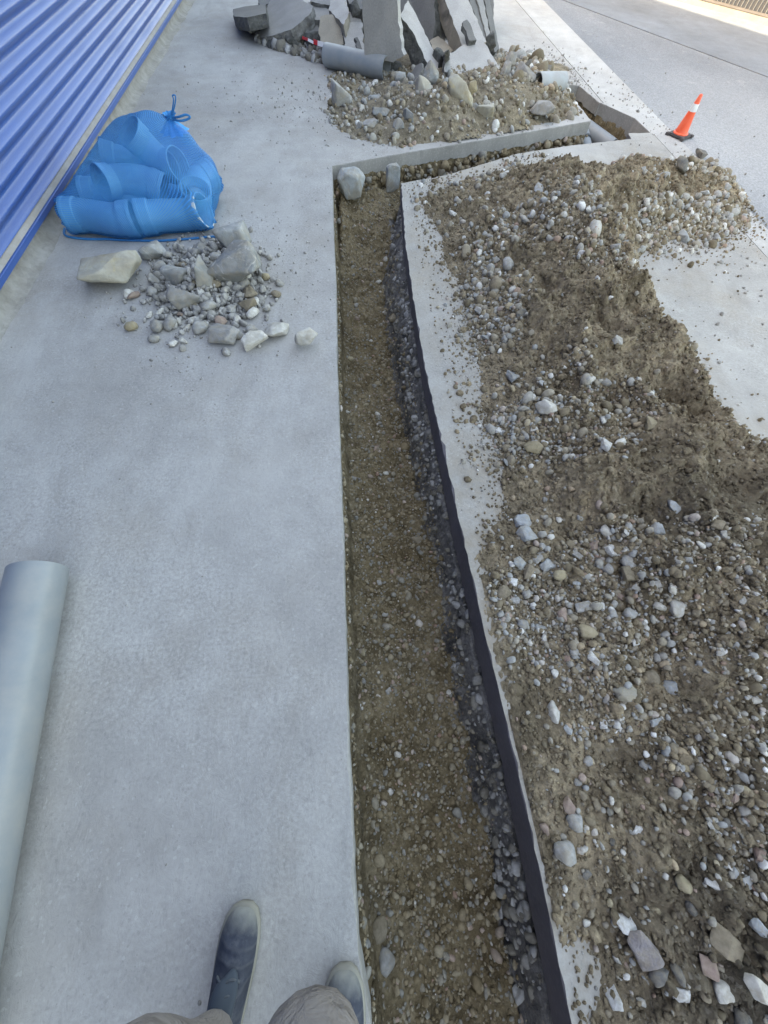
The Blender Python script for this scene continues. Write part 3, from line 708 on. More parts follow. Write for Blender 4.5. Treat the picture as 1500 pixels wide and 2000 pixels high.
y = R.uniform(-1.3, 3.9, 750); x = xl_at(y) + 0.004 + 0.008 * R.rand(len(y)); s = 0.003 + R.gamma(1.5, 0.003, len(y))
P = np.stack([x - s * 0.35, y, -0.105 - R.rand(len(y)) * 0.2], 1)
o = link('edge_crumbs', scatter('edge_crumbs', P, s, m_gravel_b, R, 2, 0.7)); tag(o, 'pale broken aggregate under the footpath slab edge in the trench', 'rubble', kind='stuff')
y = R.uniform(-1.25, 2.6, 1000); s = 0.004 + R.gamma(1.3, 0.0062, 1000); s = np.minimum(s, 0.028)
zt = np.interp(y, [-1, 0, 1, 2, 3.7], [0.20, 0.20, 0.16, 0.11, 0.09])
xx = xr_at(y) + 0.006 - (0.03 + 0.75 * ledge_w(y)) * R.rand(1000) ** 1.2; zz, _ = trench_height(xx, y)
P = np.stack([xx, y, np.minimum(zz + s * 0.35, -zt - s * 0.75)], 1)
kp = R.rand(1000) < sstep(-0.25, 0.3, fbm(xx * 3, y, 2.0, 3, 5.0)) * 0.9 + 0.1; P = P[kp]; s = s[kp]
o = link('broken_concrete_face', scatter('broken_concrete_face', P, s, m_gravel_g, R, 2, 0.85)); tag(o, 'ragged broken concrete face right below the dark saw cut', 'rubble', kind='stuff')
# rubble under the far slab of the cross trench
t = R.rand(700); A_ = np.array(XF[0]); B_ = np.array(XF[-1]); pp = A_ + (B_ - A_) * t[:, None]
s = 0.008 + R.gamma(2.2, 0.006, 700)
P = np.stack([pp[:, 0] + 0.01, pp[:, 1] - 0.012 - 0.02 * R.rand(700), -0.10 - 0.24 * R.rand(700)], 1)
o = link('cut_rubble', scatter('cut_rubble', P, s, m_gravel_b, R, 2, 0.7)); tag(o, 'stony soil showing in the side of the cross trench', 'rubble', kind='stuff')
# crumbs on concrete
def crumbs(n, cx, cy, rx, ry, smin, smax, z=0.0):
    a = R.normal(size=(n, 2)); x = cx + a[:, 0] * rx; y = cy + a[:, 1] * ry
    k = (poly_dist(TR, x, y) < -0.01) & (x > -1.95)
    x = x[k]; y = y[k]; s = smin + R.gamma(1.5, (smax - smin) / 4, len(x)); return np.stack([x, y, s * 0.3 + z], 1), s
Ps, Ss = [], []
for args in [(900, -0.85, 2.4, 0.28, 0.35, 0.002, 0.007), (250, -0.5, 2.9, 0.3, 0.4, 0.002, 0.006), (500, 0.1, 5.4, 0.5, 0.5, 0.003, 0.012), (350, 1.3, 4.75, 0.7, 0.12, 0.003, 0.012), (260, -0.8, 5.5, 0.8, 1.2, 0.003, 0.009), (600, 2.55, 6.3, 0.16, 0.45, 0.003, 0.014), (120, 3.15, 5.3, 0.1, 0.5, 0.003, 0.012), (700, 0.62, 1.6, 0.09, 1.3, 0.0015, 0.005), (180, 2.9, 3.0, 0.35, 0.9, 0.003, 0.016), (260, -1.2, 1.5, 0.5, 1.4, 0.001, 0.0035), (60, 4.0, 5.6, 0.9, 1.4, 0.003, 0.010), (350, 0.68, 3.6, 0.16, 0.3, 0.002, 0.006)]:
    a, b = crumbs(*args); Ps.append(a); Ss.append(b)
P = np.vstack(Ps); s = np.concatenate(Ss)
o = link('concrete_crumbs', scatter('concrete_crumbs', P, s, m_gravel_p, R, 1)); tag(o, 'pale crumbs and grit scattered over the concrete', 'grit', kind='stuff')

def hull_rock(r, dims, npts=19, detail=True):
    P_ = r.normal(size=(npts, 3)); P_ /= np.linalg.norm(P_, axis=1)[:, None]; P_ = np.sign(P_) * np.abs(P_) ** 0.7
    P_ *= (0.82 + 0.36 * r.rand(npts))[:, None]; P_ *= np.array(dims) / np.abs(P_).max(0)
    bm = bmesh.new(); [bm.verts.new(p) for p in P_]
    bmesh.ops.convex_hull(bm, input=bm.verts[:], use_existing_faces=False)
    bmesh.ops.delete(bm, geom=[v for v in bm.verts if not v.link_faces], context='VERTS')
    bmesh.ops.dissolve_limit(bm, angle_limit=0.16, verts=bm.verts[:], edges=bm.edges[:])
    m_ = min(dims)
    bmesh.ops.bevel(bm, geom=bm.edges[:], offset=m_ * 0.06, segments=1, affect='EDGES', clamp_overlap=True)
    bmesh.ops.triangulate(bm, faces=bm.faces[:])
    if detail:
        bmesh.ops.subdivide_edges(bm, edges=[e for e in bm.edges if e.calc_length() > m_ * 0.3], cuts=2, use_grid_fill=True)
        bmesh.ops.triangulate(bm, faces=bm.faces[:])
        bmesh.ops.subdivide_edges(bm, edges=[e for e in bm.edges if e.calc_length() > m_ * 0.3], cuts=1, use_grid_fill=True)
        bmesh.ops.triangulate(bm, faces=bm.faces[:])
    V = np.array([v.co[:] for v in bm.verts]); bm.verts.index_update(); F = np.array([[v.index for v in f.verts] for f in bm.faces]); bm.free()
    of = r.rand(3) * 40; q = V / m_
    nz = vnoise(q[:, 0] * 1.6 + of[0], q[:, 1] * 1.6 + of[1], q[:, 2] * 1.6 + of[2]) * 0.07 + vnoise(q[:, 0] * 4 + of[1], q[:, 1] * 4 + of[2], q[:, 2] * 4 + of[0]) * 0.035
    V = V + V / (np.linalg.norm(V, axis=1)[:, None] + 1e-9) * (nz * m_)[:, None]
    return V, F
LIB = {}
def stone_mesh(kind, r, sub=2):
    """a small library of stone shapes shared between alike stones, one set per material"""
    key = (kind, sub)
    if key not in LIB:
        LIB[key] = []
        for k in range(5):
            ang = 0.95 if kind in ('vein', 'yellowrock', 'white', 'purple', 'blue', 'red') else (0.55, 0.9, 0.7, 0.95, 0.6)[k]
            dm = (1, 0.62 + 0.3 * r.rand(), 0.42 + 0.28 * r.rand())
            V, F = hull_rock(r, dm, 13 + 3 * (k % 3), True) if ang >= 0.9 else stone_verts(r, sub, ang, dm, 11, 0.14)
            me = fast('stone', V * 0.08, F, m_s[kind], ang < 0.65); LIB[key].append(me)
    return LIB[key][r.randint(len(LIB[key]))]
class_words = {'grey': 'grey', 'pale': 'pale', 'white': 'white', 'blue': 'blue-grey', 'brown': 'brown', 'ochre': 'ochre', 'red': 'reddish', 'dark': 'dark grey', 'purple': 'purple-grey'}
def put_stone(pos, size, kind, r, label, group=None, rot=None, name='stone', sub=2, flat=0.7):
    o = link(name, stone_mesh(kind, r, sub)); o.location = pos
    size /= 0.08; o.scale = (size, size, size)
    o.rotation_euler = rot if rot is not None else (r.normal() * 0.35 * flat, r.normal() * 0.35 * flat, r.rand() * 6.28)
    tag(o, label, 'stone', group); return o

# --- named stones on the heap
NS = [ # px, py, width px, kind, label
 (1040, 878, 40, 'ochre', 'square ochre stone among pale pebbles at the foot of the spoil heap'),
 (1066, 800, 46, 'pale', 'big pale angular stone halfway along the left foot of the spoil heap'),
 (1217, 1800, 50, 'white', 'bright white quartz stone low on the spoil heap near the corner'),
 (1248, 1845, 72, 'purple', 'large purple-grey stone just below the white quartz stone'),
 (1143, 1236, 42, 'ochre', 'yellow pitted stone standing in the gravel below the reddish stones'),
 (1159, 1286, 32, 'white', 'speckled white stone beside the bare dusty concrete patch'),
 (1220, 1352, 50, 'yellowrock', 'yellow and white lump of rock on the lower spoil heap'),
 (983, 1157, 30, 'brown', 'round tan stone alone on the dusty strip by the trench'),
 (1078, 1390, 42, 'pale', 'pale oval cobble below the bare dusty concrete patch'),
 (1137, 1186, 34, 'grey', 'upright grey oblong stone above the yellow pitted stone'),
 (1021, 1021, 36, 'blue', 'flat pale blue triangular stone topping the small pile on the strip'),
 (1027, 1048, 40, 'blue', 'wide blue-grey stone in the small pile on the strip'),
 (1012, 1100, 30, 'blue', 'angular blue-grey stone at the left of the small pile'),
 (1068, 1106, 38, 'blue', 'long blue-grey stone at the right of the small pile'),
 (1051, 1090, 30, 'grey', 'tilted grey stone in the middle of the small pile'),
 (1030, 1118, 34, 'brown', 'brown stone at the bottom of the small pile on the strip'),
 (1092, 1125, 28, 'ochre', 'yellowish smooth stone right of the small blue-grey pile'),
 (1193, 1077, 30, 'white', 'white angular stone on gravel above the shaded hollow'),
 (1162, 1068, 30, 'red', 'pink and red stone beside the white angular stone'),
 (1227, 1122, 48, 'brown', 'big brown stone in the hollow of the spoil heap'),
 (1225, 1100, 36, 'grey', 'round grey stone lying over the big brown stone'),
 (1317, 1188, 40, 'pale', 'pale mottled stone on the right slope of the spoil heap'),
 (1265, 1325, 40, 'brown', 'tan stone on the lower heap right of the yellow and white lump'),
 (1306, 1340, 38, 'blue', 'blue-white triangular stone right of the tan stone'),
 (1097, 1202, 34, 'red', 'dusty reddish stone left of the upright grey stone'),
 (1100, 1660, 58, 'grey', 'grey chunk with a white end near the trench edge in the foreground'),
 (1110, 1570, 36, 'red', 'brown stone with a red top near the trench edge'),
 (1242, 1618, 24, 'white', 'white oblong chip on brown soil in the foreground'),
 (1332, 1725, 42, 'ochre', 'tan stone with a rusty edge right of the white quartz stone'),
 (1390, 1722, 34, 'white', 'thin white flake lying on dark stones in the foreground corner'),
 (1412, 1840, 78, 'brown', 'long brown stone slanting through the foreground corner'),
 (1380, 1885, 44, 'red', 'reddish stone below the long brown stone'),
 (1195, 1945, 40, 'white', 'white stone on the bare concrete at the bottom edge'),
 (1325, 1940, 42, 'white', 'grey and white stone near the bottom edge of the heap'),
 (1408, 1935, 46, 'pale', 'pale grey oval stone in the bottom corner'),
 (1475, 1925, 60, 'pale', 'large pale block at the right edge of the foreground corner'),
 (1445, 1985, 60, 'dark', 'big dark rounded stone at the bottom right corner'),
 (1285, 1900, 50, 'dark', 'dark upright stone below the purple-grey stone'),
 (1320, 1895, 46, 'dark', 'dark stone to the right of the dark upright stone'),
 (1480, 1810, 40, 'blue', 'blue-grey stone at the right edge above the large pale block'),
 (1110, 1425, 22, 'blue', 'small square blue tile chip below the pale oval cobble'),
 (1052, 372, 28, 'blue', 'blue-grey rock near the far peak of the spoil heap'),
 (1025, 434, 30, 'pale', 'pale stone on the upper face of the far heap'),
 (884, 420, 16, 'white', 'single pale rounded stone at the far top corner of the heap'),
 (990, 520, 30, 'grey', 'grey pebble cluster stone under the far brown clod'),
 (1018, 617, 26, 'dark', 'grey oval object with a bluish middle on the heap'),
 (1330, 330, 42, 'dark', 'dark grey rock sticking out of the far lobe of the heap'),
 (1368, 305, 30, 'dark', 'rounded dark rock at the end of the far lobe'),
 (1265, 830, 32, 'ochre', 'tan upright stone on the right slope below the hollows'),
 (1182, 872, 30, 'white', 'white angular stone in the middle of the heap'),
 (1205, 668, 24, 'grey', 'smooth light stone below the upper hollow'),
]
SHORT = ['square ochre stone', 'big pale angular stone', 'white quartz stone', 'large purple-grey stone', 'yellow pitted stone', 'speckled white stone', 'yellow and white lump', 'round tan stone', 'pale oval cobble', 'upright grey oblong stone', 'flat blue triangular stone', 'wide blue-grey stone', '', '', '', '', 'yellowish smooth stone', 'white angular stone over the hollow', '', 'big brown stone in the hollow', '', 'pale mottled stone', '', 'blue-white triangular stone', 'dusty reddish stone', 'grey chunk with a white end', 'red-topped brown stone', 'white oblong chip', 'tan stone with a rusty edge', 'thin white flake', 'long brown slanting stone', '', 'white stone at the bottom edge', 'grey and white stone', '', 'large pale block', 'big dark rounded stone', 'dark upright stone', '', '', 'small square blue tile chip', 'blue-grey rock near the far peak', 'pale stone on the far upper face', 'single pale rounded stone', 'grey stone under the far clod', 'grey oval object', 'dark rock of the far lobe', '', 'tan upright stone', 'white angular stone in mid heap', 'smooth light stone']
def landmark(u, v, marks):
    best = min(marks, key=lambda m: (m[0] - u) ** 2 + (m[1] - v) ** 2); dx = u - best[0]; dy = v - best[1]
    far = math.hypot(dx, dy) > 70
    w = ('right of' if dx > 0 else 'left of') if abs(dx) > abs(dy) else ('below' if dy > 0 else 'above')
    return ('some way ' if far else 'just ') + w + ' the ' + best[2]
placed = []
rk = np.random.RandomState(5)
for px, py, wpx, kind, lab in NS:
    p = on_heap(px, py); sz = 0.5 * wpx * pxm(p) * 1.08
    o = put_stone((p[0], p[1], p[2] + sz * 0.28), sz, kind, rk, lab, sub=3 if wpx > 35 else 2); placed.append((px, py, wpx))
def stone_label(big, kind, where, grp):
    t_ = '%s %s stone %s' % (big, class_words[kind], where); return t_, t_.replace(' stone ', ' stones ', 1)
# --- unnamed stones: zones that can be found in the photograph
ZONES = [
 ('along the foot of the spoil heap beside the pale strip', 55, 'stones along the foot of the spoil heap', lambda u, v, b: (v < 960) & (b < 0.10)),
 ('in the gravel halfway down the spoil heap', 55, 'stones in the gravel halfway down the heap', lambda u, v, b: (v >= 960) & (v < 1460)),
 ('on the brown foreground end of the spoil heap', 60, 'stones on the foreground end of the heap', lambda u, v, b: (v >= 1460) & ((u < 1300) | (v < 1700))),
 ('in the dark stony bottom corner of the spoil heap', 48, 'stones in the dark bottom corner', lambda u, v, b: (v >= 1700) & (u >= 1300)),
 ('on the upper slope of the spoil heap', 30, 'stones on the upper slope of the heap', lambda u, v, b: (v < 960) & (b >= 0.10)),
]
PAL = [(['grey', 'pale', 'blue', 'white', 'brown', 'red', 'ochre'], [.32, .30, .14, .09, .08, .04, .03]),
       (['grey', 'pale', 'blue', 'white', 'brown', 'red', 'ochre'], [.26, .26, .14, .10, .14, .05, .05]),
       (['grey', 'pale', 'brown', 'dark', 'ochre', 'white', 'red'], [.22, .10, .32, .14, .14, .03, .05]),
       (['dark', 'brown', 'grey', 'pale', 'blue', 'red'], [.34, .28, .18, .10, .06, .04]),
       (['grey', 'pale', 'brown', 'blue', 'white'], [.32, .28, .22, .10, .08])]
pool = heap_samples(9000, rk, 1.2); uv = proj(pool); bb = heap_base(pool[:, 0], pool[:, 1])
MARKS = [(n_[0], n_[1], sh_) for n_, sh_ in zip(NS, SHORT) if sh_]
for zi, (phrase, num, grp, fn) in enumerate(ZONES):
    ok = np.where(fn(uv[:, 0], uv[:, 1], bb) & (uv[:, 0] < 1490) & (uv[:, 1] < 1990) & (bb > 0.002))[0]
    rk.shuffle(ok); c = 0
    for i in ok:
        if c >= num: break
        wpx = 14 + rk.gamma(2.0, 4.4) * (1.3 if zi == 3 else 1.0) + (12 if zi == 3 else 0); wpx = min(wpx, 50)
        if any((uv[i, 0] - a) ** 2 + (uv[i, 1] - b) ** 2 < (0.42 * (wpx + wp)) ** 2 for a, b, wp in placed): continue
        kind = rk.choice(PAL[zi][0], p=PAL[zi][1]); p = pool[i]; sz = 0.5 * wpx * pxm(p)
        big = 'larger' if wpx > 24 else 'small'
        put_stone((p[0], p[1], p[2] + sz * 0.22), sz, kind, rk, *stone_label(big, kind, landmark(uv[i, 0], uv[i, 1], MARKS), grp))
        placed.append((uv[i, 0], uv[i, 1], wpx)); c += 1
# --- stones on the trench floor
pool = trench_samples(2500, rk); uv = proj(pool); c = 0; pt = []
for i in range(len(pool)):
    if c >= 42: break
    if uv[i, 1] > 1995 or uv[i, 1] < 420: continue
    wpx = 10 + rk.gamma(2, 3.5); wpx = min(wpx, 34)
    if any((uv[i, 0] - a) ** 2 + (uv[i, 1] - b) ** 2 < (wpx + wp) ** 2 for a, b, wp in pt): continue
    kind = rk.choice(['brown', 'grey', 'pale', 'red', 'ochre'], p=[.42, .30, .14, .06, .08]); sz = 0.5 * wpx * pxm(pool[i])
    half = ('near part' if uv[i, 1] > 1500 else 'middle' if uv[i, 1] > 950 else 'far part') + (' close to the broken edge' if pool[i][0] > 0.2 else ' close to the footpath edge')
    put_stone((pool[i][0], pool[i][1], pool[i][2] + sz * 0.1), sz, kind, rk, '%s stone on the trench floor in the %s' % (class_words[kind], half), '%s stones in the %s of the trench' % (class_words[kind], half))
    pt.append((uv[i, 0], uv[i, 1], wpx)); c += 1
p = np.array([0.0, -0.74, -0.36])
put_stone((-0.005, -0.70, -0.40), 0.04, 'brown', rk, 'long brown cobble against the footpath side of the trench floor', rot=(0.2, 0.1, 1.4), sub=3)
put_stone((0.015, -0.775, -0.40), 0.042, 'grey', rk, 'grey cobble nearest the bottom edge of the trench floor', rot=(0.1, 0.2, 1.2), sub=3)

# ------------------------------------------------------------------ hand-placed rocks (photo box on a base height)
def rock(x0, y0, x1, y1, kind, label, base=0.0, npts=19, r=rk, cat='rock', name='rock', sub=3, ang=1.0, deep=0.75, zr=None, group=None, tilt=0.2, sink=0.06, hk=1.0, wk=1.0):
    cx = (x0 + x1) / 2; b = G(cx, y1, base)
    v_ = b - np.array([0, 0, CAMH]); z_ = v_ @ CR[:, 2]; c_ = z_ / np.linalg.norm(v_); wd = (x1 - x0) * z_ / FPX * (0.75 + 0.25 * c_)
    hp = (y1 - y0) * z_ / FPX * (0.25 + 0.75 * c_); el = math.atan2(CAMH - base, math.hypot(b[0], b[1]))
    wd *= 1.08 * wk; dp = wd * deep; h = hk * (hp - 0.6 * dp * math.sin(el)) / math.cos(el); h = max(h, 0.4 * wd)
    dirv = np.array([b[0], b[1]]); dirv /= np.linalg.norm(dirv)
    V, F = hull_rock(r, (wd / 2, dp / 2, h / 2), npts)
    me = fast(name, V, F, m_s[kind] if isinstance(kind, str) else kind, False)
    o = link(name, me); c = b[:2] + dirv * dp * 0.5
    o.location = (c[0], c[1], base + h / 2 - h * sink)
    o.rotation_euler = (r.normal() * tilt, r.normal() * tilt, math.atan2(dirv[1], dirv[0]) - math.pi / 2 + r.normal() * 0.2 if zr is None else zr)
    tag(o, label, cat, group); return o
RUB = [
 (189, 497, 303, 572, 'yellowrock', 'large yellowish broken rock lying apart in front of the blue bag', 0.0),
 (284, 466, 332, 514, 'vein', 'pale jagged rock leaning against the front of the blue bag', 0.0),
 (432, 423, 497, 500, 'vein', 'rough tan rock behind the biggest grey block', 0.03),
 (425, 483, 524, 566, 'vein', 'biggest flat-faced grey block on the rubble beside the bag', 0.04),
 (334, 514, 388, 566, 'vein', 'pale veined rock left of the upright blade-shaped rock', 0.01),
 (386, 502, 424, 576, 'vein', 'upright blade-shaped grey rock left of the biggest block', 0.01),
 (345, 551, 404, 610, 'grey', 'grey angular rock at the front of the rubble', 0.0),
 (421, 638, 480, 680, 'grey', 'flat grey stone at the near tip of the rubble', 0.0),
 (483, 645, 530, 690, 'pale', 'pinkish cube-shaped stone at the near tip of the rubble', 0.0),
 (525, 638, 574, 668, 'pale', 'smooth oblong pale stone beside the pinkish stone', 0.0),
 (581, 640, 623, 686, 'pale', 'lone pale stone between rubble and trench edge', 0.0),
 (474, 584, 505, 614, 'brown', 'brown cube-shaped stone under the biggest block', 0.0),
 (476, 562, 510, 586, 'brown', 'flat brown stone tucked beneath the biggest block', 0.0),
 (372, 548, 400, 576, 'ochre', 'ochre stone wedged behind the grey angular rock', 0.0),
 (360, 480, 412, 516, 'vein', 'speckled grey rock below the right end of the blue bag', 0.0),
 (250, 566, 276, 586, 'red', 'small pink stone under the yellowish rock', 0.0),
]
for x0, y0, x1, y1, kd, lab, bz in RUB: rock(x0, y0, x1, y1, kd, lab, bz, hk=1.0, npts=14, tilt=0.12, wk=1.12)
# fines under the rubble by the bag
XR_, YR_ = np.meshgrid(np.arange(-1.5, -0.25, 0.012), np.arange(1.75, 3.15, 0.012))
ZR_ = 0.085 * np.exp(-(((XR_ + 0.88) / 0.20) ** 2 + ((YR_ - 2.55) / 0.27) ** 2)) - 0.018 + 0.012 * fbm(XR_, YR_, 3.0, 4, 14.0)
m_fines = soil_mat('grey_fines', [(0.20, 0.185, 0.16), (0.27, 0.255, 0.225), (0.33, 0.31, 0.28)])
o = link('rubble_fines', grid_mesh('rubble_fines', XR_, YR_, ZR_, ZR_ > -0.008, [m_fines])); tag(o, 'grey dust and fines heaped under the rubble beside the bag', 'dust', kind='stuff')
# smaller stones of the rubble by the bag
def rub_z(x, y): return 0.085 * np.exp(-(((x + 0.88) / 0.22) ** 2 + ((y - 2.55) / 0.3) ** 2))
P = np.stack([-0.87 + 0.17 * R.normal(size=1500), 2.45 + 0.22 * R.normal(size=1500)], 1); P = P[P[:, 0] < -0.25]
z = rub_z(P[:, 0], P[:, 1]); s = 0.006 + R.gamma(2, 0.005, len(P)); s = np.minimum(s, 0.03)
o = link('rubble_gravel', scatter('rubble_gravel', np.stack([P[:, 0], P[:, 1], z * R.rand(len(P)) + s * 0.4], 1), s, m_gravel_p, R, 2, 0.6, True)); tag(o, 'loose gravel filling the rubble beside the blue bag', 'gravel', kind='stuff')
RMARKS = [((q[0] + q[2]) / 2, (q[1] + q[3]) / 2, n_) for q, n_ in zip(RUB, ['yellowish broken rock', 'jagged leaning rock', '', 'biggest grey block', 'pale veined rock', 'blade-shaped rock', 'grey angular rock', 'flat grey tip stone', 'pinkish cube stone', 'smooth oblong stone', 'lone pale stone', 'brown cube stone', '', '', 'speckled grey rock', 'small pink stone']) if n_]
pb = []
c = 0
while c < 62:
    x = -0.85 + 0.17 * rk.normal(); y = 2.33 + 0.20 * rk.normal()
    p2 = proj(np.array([x, y, 0.02])); wpx = 17 + rk.gamma(2, 6); wpx = min(wpx, 44)
    if x > -0.35 or x < -1.35 or p2[1] < 480 or p2[1] > 700: continue
    if any((p2[0] - a) ** 2 + (p2[1] - b) ** 2 < (0.36 * (wpx + wp)) ** 2 for a, b, wp in pb): continue
    sz = 0.5 * wpx * pxm((x, y, 0.02))
    kind = rk.choice(['grey', 'pale', 'brown', 'ochre', 'red'], p=[.48, .34, .08, .06, .04])
    big = 'larger' if wpx > 26 else 'small'
    put_stone((x, y, float(rub_z(x, y)) * 0.7 + sz * 0.42), sz, kind, rk, *stone_label(big, kind, landmark(p2[0], p2[1], RMARKS) + ' by the bag', ''))
    pb.append((p2[0], p2[1], wpx)); c += 1
# boulders showing under the far slab at the trench corner
def wall_rock(px, py, Y, wpx, hpx, kind, label):
    c = AY(px, py, Y); k = pxm(c); V, F = hull_rock(rk, (0.5 * wpx * k * 1.1, 0.5 * wpx * k * 0.8, 0.5 * hpx * k * 0.95), 24)
    o = link('boulder', fast('boulder', V, F, m_s[kind], False)); o.location = c; o.rotation_euler = (0.1, 0.1, 0.2); tag(o, label, 'boulder'); return o
wall_rock(686, 360, 3.97, 56, 58, 'bluerock', 'pale blue-grey boulder in the far end of the trench under the slab')
wall_rock(767, 346, 4.02, 32, 62, 'bluerock', 'narrow blue-grey boulder at the inner corner of the two trenches')
rock(795, 288, 807, 316, 'vein', 'dark stone chip stuck in the cut face of the far slab', -0.08, sub=2)
# rocks on the soil mound
MND = [
 (650, 158, 687, 214, 'grey', 'pointed grey shard standing at the left end of the soil mound', 0.0),
 (705, 230, 744, 258, 'grey', 'grey angular stone at the front left of the soil mound', 0.0),
 (767, 232, 790, 264, 'vein', 'pale blue stone low on the front of the soil mound', 0.02),
 (786, 212, 814, 250, 'vein', 'pale blue-white rock on the front of the soil mound', 0.05),
 (800, 150, 842, 202, 'yellowrock', 'tan boulder in the middle of the soil mound', 0.10),
 (768, 140, 794, 175, 'vein', 'blue-grey rock beside the end of the grey pipe', 0.04),
 (823, 120, 855, 176, 'vein', 'pale rock in front of the long leaning slab', 0.12),
 (866, 137, 918, 228, 'yellowrock', 'tall tan rock crowning the soil mound', 0.08),
 (902, 200, 934, 236, 'vein', 'blue-grey rock at the right foot of the tall tan rock', 0.05),
 (926, 193, 962, 244, 'yellowrock', 'rounded tan and grey rock right of the tall tan rock', 0.04),
 (909, 157, 929, 192, 'ochre', 'small upright tan stone behind the tall tan rock', 0.15),
 (1031, 207, 1084, 230, 'grey', 'flat grey slab fragment lying on the right of the mound', 0.05),
 (903, 243, 928, 266, 'grey', 'small flat blue-grey chip below the tall tan rock', 0.0),
 (832, 251, 854, 268, 'pale', 'pale pebble at the front edge of the soil mound', 0.01),
 (727, 208, 760, 232, 'vein', 'grey stone half buried left of the pale blue rock', 0.05),
 (693, 238, 710, 258, 'grey', 'small grey stone at the left front of the mound', 0.0),
 (720, 182, 745, 205, 'blue', 'bluish stone below the middle of the grey pipe', 0.03),
 (700, 205, 715, 225, 'pale', 'pale stone right of the pointed grey shard', 0.02),
 (1000, 128, 1050, 172, 'grey', 'pale lump of broken concrete above the white pipe offcut', 0.08),
 (1018, 112, 1037, 132, 'dark', 'dark lump on top of the pale broken concrete', 0.2),
 (1045, 125, 1072, 148, 'dark', 'dark hollow lump behind the white pipe offcut', 0.08),
 (983, 102, 1003, 138, 'grey', 'grey upright stone at the right end of the slab pile', 0.12),
 (975, 120, 992, 160, 'grey', 'grey stone right of the white-faced slab', 0.10),
]
for x0, y0, x1, y1, kd, lab, bz in MND: rock(x0, y0, x1, y1, kd, lab, bz, npts=14, wk=1.1)

# ------------------------------------------------------------------ broken slabs
m_slab = {}
def slab_face(name, base): return concrete_mat(name, base, (base[0] * 1.0, base[1] * 0.93, base[2] * 0.82), bump=0.35, tan_amt=0.4)
m_slab['pale'] = slab_face('slab_pale', (0.36, 0.35, 0.34)); m_slab['grey'] = slab_face('slab_grey', (0.25, 0.245, 0.24)); m_slab['tan'] = slab_face('slab_tan', (0.30, 0.27, 0.225)); m_slab['dark'] = slab_face('slab_dark', (0.15, 0.148, 0.145))
def slab(pl3, out, thick, face, label, name='concrete_slab', side=None, r=rk, push=None):
    """pl3: three (px,py,depth y) fixing the face plane; out: outline in photo pixels on that plane"""
    a, b, c = [AY(*q) for q in pl3]
    nrm = np.cross(b - a, c - a); nrm /= np.linalg.norm(nrm)
    if nrm @ (np.array([0, 0, CAMH]) - a) < 0: nrm = -nrm
    pts = []
    for px, py in out:
        d = ray(px, py); o_ = np.array([0, 0, CAMH]); t = ((a - o_) @ nrm) / (d @ nrm); pts.append(o_ + t * d)
    cen = np.mean(pts, 0)
    ux = (pts[1] - pts[0]) / np.linalg.norm(pts[1] - pts[0]); uy = np.cross(nrm, ux)
    q = [np.array([(p - cen) @ ux, (p - cen) @ uy]) for p in pts]
    q = densify(q, 0.04, 0.0055, r)
    n = len(q); V = []; off = r.rand() * 40
    rows = [(0.0, 1.0, 0.0), (0.12, 1.0, 0.3), (0.4, 1.0, 1.0), (0.75, 1.0, 1.0), (1.0, 0.985, 0.6)]
    qa = np.array(q)
    for t, sc_, rg in rows:
        nx = vnoise(qa[:, 0] * 14 + off, qa[:, 1] * 14, t * 4 + off) * 0.016 * rg
        rr = qa * sc_; ln = np.linalg.norm(rr, axis=1)[:, None] + 1e-6
        rr = rr + rr / ln * nx[:, None]
        for k in range(n): V.append((rr[k, 0], rr[k, 1], -t * thick))
    F = []; 
    for i in range(len(rows) - 1):
        for k in range(n):
            k2 = (k + 1) % n; F.append((i * n + k, i * n + n * 1 + k, (i + 1) * n + k2, i * n + k2))
    bm = bmesh.new(); bv = [bm.verts.new(v) for v in V]
    for f in F:
        q_ = bm.faces.new([bv[i] for i in f]); q_.material_index = 1
    t1 = bm.faces.new(bv[:n]); t2 = bm.faces.new(bv[-n:]); t2.material_index = 1
    t1.normal_update(); t2.normal_update(); bmesh.ops.triangulate(bm, faces=[t1, t2])
    o = link(name, frombm(name, bm, [m_slab[face], side or m_rough]))
    o.matrix_world = Matrix(((ux[0], uy[0], nrm[0], cen[0]), (ux[1], uy[1], nrm[1], cen[1]), (ux[2], uy[2], nrm[2], cen[2]), (0, 0, 0, 1)))
    tag(o, label, 'concrete slab' if name == 'concrete_slab' else 'concrete'); return o
slab([(503, 66, 7.25), (608, 16, 7.2), (545, -20, 8.3)], [(503, 64), (529, -5), (552, -32), (580, -6), (612, 12), (606, 26), (588, 43), (568, 58), (530, 70), (512, 72)], 0.11, 'grey', 'wide grey slab tipped flat at the left end of the rubble pile')
slab([(456, 20, 7.9), (515, 8, 7.9), (480, 8, 8.3)], [(455, 18), (480, 12), (518, 8), (520, 26), (482, 34), (457, 32)], 0.10, 'dark', 'small dark slab sticking out at the far left of the pile', side=m_rough_dark)
slab([(505, -2, 8.2), (525, -2, 8.2), (515, -14, 8.4)], [(504, -3), (510, -14), (532, -14), (534, 6), (508, 10)], 0.09, 'dark', 'dark fragment behind the small dark slab', side=m_rough_dark)
rock(492, 20, 518, 52, 'white', 'white lump of mortar between the leftmost slabs', 0.05)
rock(484, 46, 503, 70, 'vein', 'small broken stone under the leftmost slab corner', 0.0)
slab([(602, 30, 7.3), (650, 30, 7.2), (625, 0, 7.7)], [(602, 4), (625, 2), (650, 26), (646, 40), (612, 38)], 0.10, 'grey', 'light grey fragment behind the wide tipped slab')
slab([(590, 64, 7.0), (622, 64, 6.95), (606, 40, 7.3)], [(589, 44), (600, 38), (620, 42), (624, 60), (612, 68), (594, 64)], 0.12, 'dark', 'dark lump of concrete under the wide tipped slab', side=m_rough_dark)
